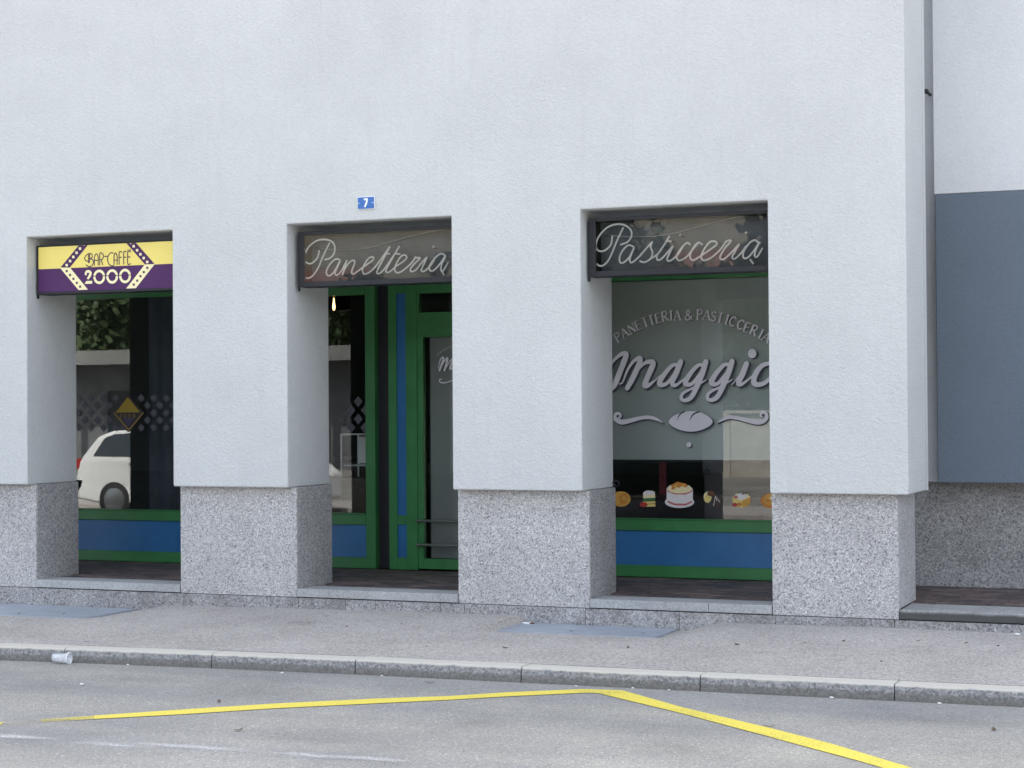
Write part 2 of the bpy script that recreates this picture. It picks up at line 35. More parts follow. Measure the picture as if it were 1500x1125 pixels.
PASTRY_SQUARE = [('sponge',[(-4.5982,1.0442),(-4.513,1.0168),(-4.4984,0.9513),(-4.5953,0.9703)]),('gold',[(-4.513,1.0168),(-4.4253,1.0542),(-4.4282,0.9896),(-4.4984,0.9513)]),('cream',[(-4.5981,1.0476),(-4.5592,1.0844),(-4.4599,1.0833),(-4.4253,1.0542),(-4.513,1.0146)]),('white',[(-4.466,1.0605),(-4.4675,1.0676),(-4.4721,1.0741),(-4.4795,1.0796),(-4.4891,1.0838),(-4.5003,1.0864),(-4.5124,1.0872),(-4.5245,1.0861),(-4.5358,1.0833),(-4.5455,1.0788),(-4.553,1.0731),(-4.5577,1.0665),(-4.5594,1.0594),(-4.5579,1.0524),(-4.5532,1.0459),(-4.5459,1.0403),(-4.5362,1.0361),(-4.525,1.0335),(-4.5129,1.0327),(-4.5008,1.0338),(-4.4895,1.0367),(-4.4798,1.0411),(-4.4723,1.0468),(-4.4676,1.0535)]),('rose',[(-4.5443,1.0505),(-4.545,1.054),(-4.547,1.0573),(-4.5503,1.0601),(-4.5547,1.0622),(-4.5598,1.0635),(-4.5652,1.0639),(-4.5707,1.0633),(-4.5758,1.0619),(-4.5801,1.0597),(-4.5835,1.0568),(-4.5857,1.0535),(-4.5864,1.05),(-4.5857,1.0465),(-4.5836,1.0432),(-4.5803,1.0404),(-4.576,1.0383),(-4.5709,1.037),(-4.5654,1.0366),(-4.56,1.0371),(-4.5549,1.0386),(-4.5505,1.0408),(-4.5471,1.0437),(-4.545,1.047)]),('red',[(-4.5496,0.98),(-4.5504,0.9847),(-4.5529,0.9891),(-4.557,0.9928),(-4.5623,0.9956),(-4.5685,0.9973),(-4.5751,0.9979),(-4.5818,0.9972),(-4.5881,0.9953),(-4.5934,0.9923),(-4.5975,0.9885),(-4.6002,0.984),(-4.6011,0.9793),(-4.6002,0.9746),(-4.5977,0.9703),(-4.5936,0.9666),(-4.5883,0.9638),(-4.5821,0.962),(-4.5755,0.9615),(-4.5688,0.9622),(-4.5626,0.9641),(-4.5572,0.9671),(-4.5531,0.9709),(-4.5505,0.9753)]),('amber',[(-4.5074,0.9852),(-4.5082,0.9893),(-4.5105,0.9931),(-4.5142,0.9963),(-4.519,0.9988),(-4.5246,1.0003),(-4.5307,1.0007),(-4.5367,1.0001),(-4.5424,0.9984),(-4.5472,0.9959),(-4.551,0.9925),(-4.5534,0.9886),(-4.5542,0.9845),(-4.5534,0.9804),(-4.5511,0.9766),(-4.5474,0.9734),(-4.5426,0.9709),(-4.537,0.9694),(-4.5309,0.9689),(-4.5249,0.9696),(-4.5192,0.9712),(-4.5144,0.9738),(-4.5106,0.9772),(-4.5083,0.981)]),('brown',[(-4.5067,1.0737),(-4.497,1.1078),(-4.488,1.0739)]),('brown',[(-4.481,1.0762),(-4.469,1.1149),(-4.467,1.0764)])]
PASTRY_TART = [('amber',[(-4.1252,1.0219),(-4.1285,1.0399),(-4.1387,1.0566),(-4.155,1.0708),(-4.1763,1.0817),(-4.2013,1.0884),(-4.2281,1.0904),(-4.255,1.0878),(-4.2801,1.0805),(-4.3018,1.0691),(-4.3185,1.0544),(-4.329,1.0374),(-4.3327,1.0192),(-4.3293,1.0011),(-4.3191,0.9843),(-4.3026,0.9701),(-4.2812,0.9593),(-4.2562,0.9526),(-4.2293,0.9506),(-4.2025,0.9534),(-4.1774,0.9607),(-4.1559,0.9721),(-4.1393,0.9868),(-4.1289,1.0038)]),('gold',[(-4.1377,1.033),(-4.1405,1.0469),(-4.1489,1.0598),(-4.1623,1.0709),(-4.1798,1.0792),(-4.2003,1.0844),(-4.2224,1.086),(-4.2445,1.0839),(-4.2651,1.0783),(-4.2829,1.0694),(-4.2966,1.058),(-4.3053,1.0449),(-4.3083,1.0308),(-4.3055,1.0168),(-4.2971,1.0038),(-4.2836,0.9928),(-4.266,0.9844),(-4.2454,0.9793),(-4.2233,0.9778),(-4.2012,0.9799),(-4.1807,0.9856),(-4.163,0.9944),(-4.1493,1.0058),(-4.1407,1.019)]),('amber',[(-4.2426,1.0204),(-4.2432,1.0244),(-4.2453,1.0282),(-4.2485,1.0314),(-4.2528,1.0339),(-4.2578,1.0354),(-4.2632,1.0359),(-4.2686,1.0353),(-4.2736,1.0336),(-4.2779,1.0311),(-4.2813,1.0278),(-4.2834,1.0239),(-4.2841,1.0198),(-4.2835,1.0157),(-4.2814,1.012),(-4.2781,1.0087),(-4.2738,1.0063),(-4.2688,1.0048),(-4.2635,1.0043),(-4.2581,1.0049),(-4.2531,1.0065),(-4.2487,1.0091),(-4.2454,1.0124),(-4.2433,1.0163)]),('cream',[(-4.1974,1.0435),(-4.1982,1.0475),(-4.2007,1.0513),(-4.2047,1.0545),(-4.21,1.057),(-4.2161,1.0585),(-4.2226,1.0589),(-4.2292,1.0583),(-4.2353,1.0567),(-4.2406,1.0541),(-4.2447,1.0508),(-4.2472,1.0469),(-4.2481,1.0428),(-4.2473,1.0388),(-4.2448,1.035),(-4.2408,1.0318),(-4.2356,1.0293),(-4.2294,1.0278),(-4.2229,1.0274),(-4.2163,1.028),(-4.2102,1.0297),(-4.2049,1.0322),(-4.2009,1.0355),(-4.1983,1.0394)])]
LOZ = [(-13.682,2.043),(-13.509,2.041),(-13.337,2.04),(-13.167,2.038),(-12.997,2.037),(-12.829,2.036),(-12.661,2.034),(-12.495,2.033),(-12.33,2.032),(-12.166,2.03),(-12.002,2.029),(-11.84,2.027),(-11.679,2.026),(-11.519,2.025),(-11.359,2.024),(-11.044,2.021),(-10.887,2.02),(-10.732,2.018),(-13.77,1.961),(-13.596,1.96),(-13.424,1.959),(-13.253,1.958),(-13.083,1.957),(-12.914,1.956),(-12.746,1.954),(-12.579,1.953),(-12.413,1.952),(-12.249,1.951),(-12.085,1.95),(-11.922,1.949),(-11.76,1.948),(-11.6,1.947),(-11.44,1.946),(-10.967,1.943),(-10.811,1.941),(-10.656,1.94),(-13.683,1.877),(-13.51,1.876),(-13.338,1.875),(-13.168,1.875),(-12.998,1.874),(-12.83,1.873),(-12.662,1.872),(-12.496,1.871),(-12.331,1.87),(-12.166,1.869),(-12.003,1.869),(-11.841,1.868),(-11.68,1.867),(-11.519,1.866),(-10.888,1.863),(-10.733,1.862),(-13.77,1.796),(-13.597,1.795),(-13.425,1.794),(-13.254,1.794),(-13.084,1.793),(-12.915,1.793),(-12.747,1.792),(-12.58,1.791),(-12.414,1.791),(-12.249,1.79),(-12.086,1.789),(-11.923,1.789),(-11.761,1.788),(-11.6,1.788),(-11.441,1.787),(-10.967,1.785),(-10.812,1.785),(-10.657,1.784),(-13.683,1.712),(-13.51,1.711),(-13.339,1.711),(-13.168,1.711),(-12.999,1.71),(-12.83,1.71),(-12.663,1.71),(-12.497,1.709),(-12.331,1.709),(-12.167,1.709),(-12.004,1.708),(-11.842,1.708),(-11.68,1.708),(-11.52,1.707),(-11.361,1.707),(-11.045,1.706),(-10.889,1.706),(-10.734,1.706)]
LOGO_DARK = [[(-11.2096,2.061),(-11.0056,1.8626),(-11.2071,1.6563),(-11.4035,1.8608)]]
LOGO_TOP = [[(-11.2098,2.03),(-11.0555,1.869),(-11.3666,1.8676)]]
LOGO_V = [[(-11.3805,1.8607,0.0196),(-11.1978,1.6818,0.0196)],[(-11.0192,1.8627,0.0196),(-11.1978,1.6818,0.0196)]]
LOGO_PURPLE = [[(-11.2796,1.8082),(-11.1332,1.8107),(-11.2022,1.7167)]]
LOGO_2000 = [[(-11.3097,1.8425,0.0059),(-11.2977,1.8517,0.0059),(-11.2886,1.8408,0.0059),(-11.3099,1.813,0.0059),(-11.286,1.8114,0.0059)],[(-11.23,1.8305,0.0065),(-11.2329,1.8405,0.0065),(-11.2407,1.8467,0.0065),(-11.2503,1.8468,0.0065),(-11.2581,1.8406,0.0065),(-11.2612,1.8306,0.0065),(-11.2582,1.8206,0.0065),(-11.2505,1.8144,0.0065),(-11.2409,1.8143,0.0065),(-11.233,1.8205,0.0065),(-11.23,1.8305,0.0065)],[(-11.1742,1.8302,0.0065),(-11.1771,1.8403,0.0065),(-11.1849,1.8465,0.0065),(-11.1945,1.8465,0.0065),(-11.2023,1.8404,0.0065),(-11.2053,1.8304,0.0065),(-11.2024,1.8204,0.0065),(-11.1946,1.8141,0.0065),(-11.185,1.8141,0.0065),(-11.1772,1.8203,0.0065),(-11.1742,1.8302,0.0065)],[(-11.1176,1.83,0.0065),(-11.1205,1.84,0.0065),(-11.1283,1.8462,0.0065),(-11.1378,1.8462,0.0065),(-11.1456,1.8401,0.0065),(-11.1486,1.8301,0.0065),(-11.1457,1.8201,0.0065),(-11.138,1.8139,0.0065),(-11.1284,1.8139,0.0065),(-11.1206,1.82,0.0065),(-11.1176,1.83,0.0065)]]
LOZ2 = [(-8.47,1.965),(-8.471,1.787),(-8.551,1.877),(-8.391,1.877),(-8.552,1.701),(-8.398,1.699)]
YEL_TOP = [(-7.279,-5.436),(-6.985,-5.034),(-6.756,-4.806),(-6.362,-4.417),(-5.937,-4.022),(-5.4,-3.609),(-5.004,-3.361),(-4.71,-3.087),(-4.266,-2.771),(-4.006,-2.74)]
YEL_BOT = [(-7.186,-5.55),(-6.916,-5.126),(-6.682,-4.911),(-6.262,-4.573),(-5.843,-4.187),(-5.313,-3.782),(-4.94,-3.502),(-4.644,-3.246),(-4.211,-2.923),(-4.121,-2.906)]
YEL_R_TOP = [(-4.006,-2.74),(-3.426,-3.27),(-2.733,-3.801),(-2.286,-4.173),(-1.778,-4.673),(-1.394,-5.066)]
YEL_R_BOT = [(-4.121,-2.906),(-3.359,-3.491),(-2.661,-4.084),(-2.335,-4.366),(-2.028,-4.626),(-1.562,-5.058)]
WHITE_WEAR = [(-6.069,-5.607),(-5.765,-5.517),(-5.502,-5.509),(-4.856,-5.506),(-4.496,-5.477),(-6.84,-5.615),(-6.713,-5.591)]
SCRAPS = [(-7.845,-2.811),(-6.554,-2.815),(-5.817,-2.623),(-4.36,-2.676),(-3.969,-2.536),(-3.717,-2.51),(-2.63,-2.565),(-1.944,-2.593),(-7.587,-3.767)]
LEAVES = [(-5.364,-2.872),(-5.633,-4.958),(-2.739,-3.779),(-6.302,-4.081),(-1.496,-3.422)]
DARKBITS = [(-8.453,-2.481),(-7.489,-0.39),(-7.392,-0.883),(-6.979,-0.992),(-6.617,-0.718),(-3.665,-1.11),(-3.204,-0.907),(-2.95,-0.735),(-2.431,-0.554),(-1.841,-0.634),(-2.082,-0.556),(-2.497,-1.628),(-5.833,-1.909),(-5.249,-1.787),(-4.392,-1.487)]
PAPER = [(-1.756,-0.014)]
PACK = [(-5.829,0.014)]
CUP = [(-8.373,-2.862)]
PATCH = [(-4.438,-4.172)]
KERBJ = [(-8.35,-2.835),(-7.185,-2.747),(-6.043,-2.668),(-4.783,-2.631),(-3.515,-2.595),(-2.235,-2.555)]
HATCHBITS = [(-10.518,-0.612),(-10.13,-0.48),(-10.076,-0.041),(-5.262,-0.351),(-4.671,-0.289)]
HOOK = (-5.288,0.76,1.228)
R_JAMB = [(-2.696,0.109,1.151),(-2.694,0.109,0.215)]
R_DEPTH = 0.854
PIPE = (-2.73,1.93,3.048)
PIPE_L = (-2.783,1.93,3.05)
PIPE_R = (-2.673,1.93,3.046)
GREY_L = (-2.687,2.05,2.451)
GREY_TOP = (-2.523,2.05,3.722)
GREY_BOT = (-2.548,2.05,1.183)
PIPE_KNOB = (-2.74,1.87,4.636)
BULB = (-9.295,3.2,3.0)
BULB2 = (-9.322,3.6,2.9)
BASEJ = [-10.903,-9.235,-8.033,-7.56,-7.264,-6.639,-6.413,-5.308,-4.486,-3.68,-2.729]
LEDGEJ = -4.237

# ------------------------------------------------------------------ camera
cd = bpy.data.cameras.new('camera'); cam = bpy.data.objects.new('camera', cd); C.objects.link(cam)
cd.sensor_width = 36.0; cd.lens = CAM_F; cd.clip_start = .1; cd.clip_end = 2000
cam.matrix_world = Matrix.Translation((0, -14.4, 1.9)) @ Matrix(CAM_ROWS).transposed().to_4x4()
S.camera = cam
# ------------------------------------------------------------------ sky, sun, exposure
SUN_EL, SUN_AZ = R_(54), R_(8)
w = bpy.data.worlds.new('World'); S.world = w; w.use_nodes = True
nt = w.node_tree; nt.nodes.clear()
sky = nt.nodes.new('ShaderNodeTexSky'); sky.sky_type = 'NISHITA'; sky.sun_disc = False
sky.sun_elevation = SUN_EL; sky.sun_rotation = SUN_AZ; sky.dust_density = 3.0; sky.ozone_density = 1.0; sky.air_density = 1.0
hs = nt.nodes.new('ShaderNodeHueSaturation'); hs.inputs['Saturation'].default_value = .44
bg = nt.nodes.new('ShaderNodeBackground'); bg.inputs[1].default_value = .15
wo = nt.nodes.new('ShaderNodeOutputWorld')
nt.links.new(sky.outputs[0], hs.inputs['Color']); nt.links.new(hs.outputs[0], bg.inputs[0]); nt.links.new(bg.outputs[0], wo.inputs[0])
sd = bpy.data.lights.new('sun', 'SUN'); sd.energy = 3.2; sd.angle = R_(.5); sd.color = (1, .95, .87)
sun = bpy.data.objects.new('sun', sd); C.objects.link(sun); sun.location = (0, 30, 60)
sv = Vector((math.sin(SUN_AZ)*math.cos(SUN_EL), math.cos(SUN_AZ)*math.cos(SUN_EL), math.sin(SUN_EL)))
sun.rotation_euler = (-sv).to_track_quat('-Z', 'Y').to_euler()
S.view_settings.view_transform = 'Standard'; S.view_settings.look = 'None'; S.view_settings.gamma = 1; S.view_settings.use_curve_mapping = False
S.view_settings.exposure = 2.04
S.cycles.use_denoising = True; S.cycles.max_bounces = 10; S.cycles.transparent_max_bounces = 16
S.cycles.diffuse_bounces = 5

# ------------------------------------------------------------------ materials
def newmat(name):
    m = bpy.data.materials.new(name); m.use_nodes = True
    n = m.node_tree; p = n.nodes['Principled BSDF']; return m, n, p
def N(n, t, **kw):
    x = n.nodes.new(t)
    for k, v in kw.items():
        if k in x.inputs: x.inputs[k].default_value = v
        else: setattr(x, k, v)
    return x
def coords(n, rnd=True):
    tc = N(n, 'ShaderNodeTexCoord')
    if not rnd: return tc.outputs['Object']
    oi = N(n, 'ShaderNodeObjectInfo'); a = N(n, 'ShaderNodeVectorMath', operation='ADD')
    mu = N(n, 'ShaderNodeMath', operation='MULTIPLY'); mu.inputs[1].default_value = 37.0
    n.links.new(oi.outputs['Random'], mu.inputs[0]); n.links.new(mu.outputs[0], a.inputs[1]); n.links.new(tc.outputs['Object'], a.inputs[0])
    return a.outputs[0]
def ramp(n, fac, stops, mode='LINEAR'):
    r = N(n, 'ShaderNodeValToRGB'); r.color_ramp.interpolation = mode; e = r.color_ramp.elements
    while len(e) < len(stops): e.new(.5)
    for q, (pos, c) in zip(e, stops):
        q.position = pos; q.color = tuple(c)+(1,) if len(c) == 3 else c
    n.links.new(fac, r.inputs[0]); return r.outputs[0]
def mixc(n, fac, a, b, typ='MIX'):
    m = N(n, 'ShaderNodeMix', data_type='RGBA', blend_type=typ)
    for sock, v in ((m.inputs[0], fac), (m.inputs[6], a), (m.inputs[7], b)):
        if hasattr(v, 'links'): n.links.new(v, sock)
        elif isinstance(v, (int, float)): sock.default_value = v
        else: sock.default_value = tuple(v)+(1,)
    return m.outputs[2]
def noisef(n, co, scale, detail=3, rough=.55, stretch=None):
    if stretch:
        mp = N(n, 'ShaderNodeMapping'); mp.inputs['Scale'].default_value = stretch; n.links.new(co, mp.inputs[0]); co = mp.outputs[0]
    t = N(n, 'ShaderNodeTexNoise', Scale=scale, Detail=detail, Roughness=rough); n.links.new(co, t.inputs['Vector']); return t.outputs['Fac']
def bump(n, p, h, strength, dist):
    b = N(n, 'ShaderNodeBump', Strength=strength, Distance=dist); n.links.new(h, b.inputs['Height']); n.links.new(b.outputs[0], p.inputs['Normal'])
def paint(name, col, rough=.5, var=.12, scale=4, metal=0, spec=.5, bmp=0):
    m, n, p = newmat(name); co = coords(n)
    f = noisef(n, co, scale, 5, .65)
    lo = tuple(c*(1-var) for c in col); hi = tuple(min(1, c*(1+var)) for c in col)
    n.links.new(ramp(n, f, [(.3, lo), (.7, hi)]), p.inputs['Base Color'])
    p.inputs['Roughness'].default_value = rough; p.inputs['Metallic'].default_value = metal; p.inputs['Specular IOR Level'].default_value = spec
    if bmp: bump(n, p, noisef(n, co, scale*8, 4), .5, bmp)
    return m
def speckle(name, stops, scale, rough=.8, cloud=.12, bmp=.001, spec=.4, dirt=None, cscale=2.2):
    m, n, p = newmat(name); co = coords(n)
    v = N(n, 'ShaderNodeTexVoronoi', Scale=scale); n.links.new(co, v.inputs['Vector'])
    s = N(n, 'ShaderNodeSeparateColor'); n.links.new(v.outputs['Color'], s.inputs[0])
    c = ramp(n, s.outputs[0], stops, 'CONSTANT')
    v2 = N(n, 'ShaderNodeTexVoronoi', Scale=scale*.6); n.links.new(co, v2.inputs['Vector'])
    s2 = N(n, 'ShaderNodeSeparateColor'); n.links.new(v2.outputs['Color'], s2.inputs[0])
    c = mixc(n, .35, c, ramp(n, s2.outputs[1], stops, 'CONSTANT'))
    f = noisef(n, co, cscale, 5, .6)
    c = mixc(n, 1.0, c, ramp(n, f, [(.3, (1-cloud,)*3), (.7, (1+cloud*.6,)*3)]), 'MULTIPLY')
    if dirt:
        f2 = noisef(n, co, dirt[1], 6, .7)
        c = mixc(n, ramp(n, f2, [(dirt[2], (0, 0, 0)), (dirt[3], (1, 1, 1))]), c, dirt[0])
    n.links.new(c, p.inputs['Base Color']); p.inputs['Roughness'].default_value = rough; p.inputs['Specular IOR Level'].default_value = spec
    if bmp: bump(n, p, noisef(n, co, scale*.7, 3), .6, bmp)
    return m
def stucco(name, col, stains=True, bs=.8):
    m, n, p = newmat(name); co = coords(n, False)
    f1 = noisef(n, co, 1.3, 5, .6); f2 = noisef(n, co, 30, 4, .7); f3 = noisef(n, co, 130, 2, .6); f4 = noisef(n, co, 60, 2, .5)
    k = lambda t, g: tuple(c*t*q for c, q in zip(col, g))
    c = ramp(n, f1, [(.3, k(.945, (1, 1, 1))), (.7, k(1.03, (1, 1, 1)))])
    c = mixc(n, 1.0, c, ramp(n, f2, [(.25, (.93, .935, .945)), (.7, (1.02, 1.02, 1.02))]), 'MULTIPLY')
    if stains:
        v = N(n, 'ShaderNodeTexVoronoi', Scale=7.0); n.links.new(co, v.inputs['Vector'])
        c = mixc(n, ramp(n, v.outputs['Distance'], [(.015, (.35, .35, .35)), (.05, (0, 0, 0))]), c, (.35, .33, .31))
        f5 = noisef(n, co, 2.0, 4, .6, (5, 5, .35))
        c = mixc(n, ramp(n, f5, [(.54, (0, 0, 0)), (.8, (.24, .24, .24))]), c, k(.8, (1, .99, .96)))
    n.links.new(c, p.inputs['Base Color']); p.inputs['Roughness'].default_value = .92; p.inputs['Specular IOR Level'].default_value = .2
    a = N(n, 'ShaderNodeMath', operation='MULTIPLY_ADD'); a.inputs[1].default_value = .8; n.links.new(f3, a.inputs[0])
    a2 = N(n, 'ShaderNodeMath', operation='MULTIPLY_ADD'); a2.inputs[1].default_value = .9; n.links.new(f4, a2.inputs[0]); n.links.new(f2, a2.inputs[2]); n.links.new(a2.outputs[0], a.inputs[2])
    bump(n, p, a.outputs[0], bs, .009)
    return m
def glass(name, tint=(.93, .95, .94), ior=1.62):
    m, n, p = newmat(name); n.nodes.remove(p)
    out = [x for x in n.nodes if x.type == 'OUTPUT_MATERIAL'][0]
    t = N(n, 'ShaderNodeBsdfTransparent'); t.inputs[0].default_value = tint+(1,)
    g = N(n, 'ShaderNodeBsdfGlossy', Roughness=.004); fr = N(n, 'ShaderNodeFresnel', IOR=ior)
    co = coords(n, False); f = noisef(n, co, 1.1, 1, .4)
    b = N(n, 'ShaderNodeBump', Strength=.25, Distance=.0016); n.links.new(f, b.inputs['Height']); n.links.new(b.outputs[0], g.inputs['Normal'])
    mx = N(n, 'ShaderNodeMixShader'); n.links.new(fr.outputs[0], mx.inputs[0]); n.links.new(t.outputs[0], mx.inputs[1]); n.links.new(g.outputs[0], mx.inputs[2]); n.links.new(mx.outputs[0], out.inputs[0])
    return m
def road_mat():
    m, n, p = newmat('asphalt'); co = coords(n, False)
    v = N(n, 'ShaderNodeTexVoronoi', Scale=120.0); n.links.new(co, v.inputs['Vector'])
    s = N(n, 'ShaderNodeSeparateColor'); n.links.new(v.outputs['Color'], s.inputs[0])
    c = ramp(n, s.outputs[0], [(0, (.20, .197, .19)), (.15, (.275, .27, .258)), (.6, (.315, .308, .29)), (.88, (.36, .35, .325)), (.975, (.52, .50, .465))], 'CONSTANT')
    f = noisef(n, co, .9, 6, .62); c = mixc(n, 1.0, c, ramp(n, f, [(.3, (.82, .825, .84)), (.7, (1.12, 1.11, 1.085))]), 'MULTIPLY')
    f2 = noisef(n, co, .8, 3, .5, (.12, 1.5, 1)); c = mixc(n, 1.0, c, ramp(n, f2, [(.33, (.84, .85, .885)), (.67, (1.14, 1.115, 1.05))]), 'MULTIPLY')
    f3 = noisef(n, co, 14, 3, .5); c = mixc(n, ramp(n, f3, [(.68, (0, 0, 0)), (.8, (.3, .3, .3))]), c, (.17, .168, .17))
    n.links.new(c, p.inputs['Base Color']); p.inputs['Roughness'].default_value = .85; p.inputs['Specular IOR Level'].default_value = .35
    bump(n, p, noisef(n, co, 80, 3), .7, .004); return m
def worn_paint(name, col, under, lo, hi, scale=26):
    m, n, p = newmat(name); co = coords(n, False)
    f = noisef(n, co, scale, 8, .72); f2 = noisef(n, co, 1.6, 3, .5); a = N(n, 'ShaderNodeMath', operation='MULTIPLY_ADD'); a.inputs[1].default_value = .55; n.links.new(f2, a.inputs[0]); n.links.new(f, a.inputs[2])
    t = ramp(n, a.outputs[0], [(lo, (0, 0, 0)), (hi, (1, 1, 1))])
    c = mixc(n, t, col, under); c = mixc(n, 1.0, c, ramp(n, noisef(n, co, 60, 2), [(.3, (.85, .85, .85)), (.7, (1.08, 1.08, 1.08))]), 'MULTIPLY')
    n.links.new(c, p.inputs['Base Color']); p.inputs['Roughness'].default_value = .8
    n.links.new(mixc(n, t, (1, 1, 1), (.0, .0, .0)), p.inputs['Alpha'])
    return m
def wear(name, col, amount, lo, hi, scale=70):
    m, n, p = newmat(name); tc = N(n, 'ShaderNodeTexCoord'); mp = N(n, 'ShaderNodeMapping'); mp.inputs['Location'].default_value = (-1, -1, 0); mp.inputs['Scale'].default_value = (2, 2, 0); n.links.new(tc.outputs['Generated'], mp.inputs[0])
    ln = N(n, 'ShaderNodeVectorMath', operation='LENGTH'); n.links.new(mp.outputs[0], ln.inputs[0])
    fall = ramp(n, ln.outputs['Value'], [(.05, (1, 1, 1)), (.95, (0, 0, 0))]); fl = ramp(n, noisef(n, tc.outputs['Object'], scale, 6, .7), [(lo, (0, 0, 0)), (hi, (amount,)*3)])
    n.links.new(mixc(n, 1.0, fall, fl, 'MULTIPLY'), p.inputs['Alpha']); p.inputs['Base Color'].default_value = col+(1,); p.inputs['Roughness'].default_value = .9; return m
def kerb_mat():
    m, n, p = newmat('kerb_granite'); co = coords(n); tc = N(n, 'ShaderNodeNewGeometry'); sx = N(n, 'ShaderNodeSeparateXYZ'); n.links.new(tc.outputs['Position'], sx.inputs[0])
    v = N(n, 'ShaderNodeTexVoronoi', Scale=75.0); n.links.new(co, v.inputs['Vector']); s = N(n, 'ShaderNodeSeparateColor'); n.links.new(v.outputs['Color'], s.inputs[0])
    c = ramp(n, s.outputs[0], [(0, (.19, .19, .195)), (.3, (.28, .28, .285)), (.75, (.37, .365, .36))], 'CONSTANT')
    g = N(n, 'ShaderNodeMath', operation='MULTIPLY_ADD'); g.inputs[1].default_value = .05; n.links.new(noisef(n, co, 9, 5, .7), g.inputs[0]); n.links.new(sx.outputs[2], g.inputs[2])
    # scuffed pale arris, grimy tyre-rubbed face, brown silt low down
    c = mixc(n, ramp(n, g.outputs[0], [(.0, (.9,)*3), (.07, (.55,)*3), (.085, (0, 0, 0))]), c, (.125, .117, .098))
    c = mixc(n, ramp(n, g.outputs[0], [(.085, (0, 0, 0)), (.108, (.0,)*3), (.122, (1,)*3)]), c, (.50, .475, .42))
    n.links.new(c, p.inputs['Base Color']); p.inputs['Roughness'].default_value = .85
    bump(n, p, noisef(n, co, 45, 4), .6, .004); return m
GR = [(0, (.10, .10, .11)), (.08, (.285, .283, .29)), (.26, (.405, .40, .402)), (.55, (.49, .483, .482)), (.8, (.585, .57, .56)), (.93, (.76, .75, .735))]
def stained():
    m = speckle('stained_stone', [(0, (.27, .275, .275)), (.3, (.34, .345, .345)), (.7, (.41, .41, .405))], 90, .75, .2, 0, dirt=((.13, .13, .12), 3, .55, .85)); n = m.node_tree; p = n.nodes['Principled BSDF']
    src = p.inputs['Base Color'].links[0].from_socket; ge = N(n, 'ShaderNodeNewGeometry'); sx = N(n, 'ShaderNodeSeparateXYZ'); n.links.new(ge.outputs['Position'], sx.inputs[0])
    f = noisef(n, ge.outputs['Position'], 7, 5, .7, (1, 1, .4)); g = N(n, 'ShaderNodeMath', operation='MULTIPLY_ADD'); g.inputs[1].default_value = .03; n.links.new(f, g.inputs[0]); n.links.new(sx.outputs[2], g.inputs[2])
    n.links.new(mixc(n, ramp(n, g.outputs[0], [(.28, (.9,)*3), (.302, (0, 0, 0))]), src, (.045, .048, .046)), p.inputs['Base Color']); return m
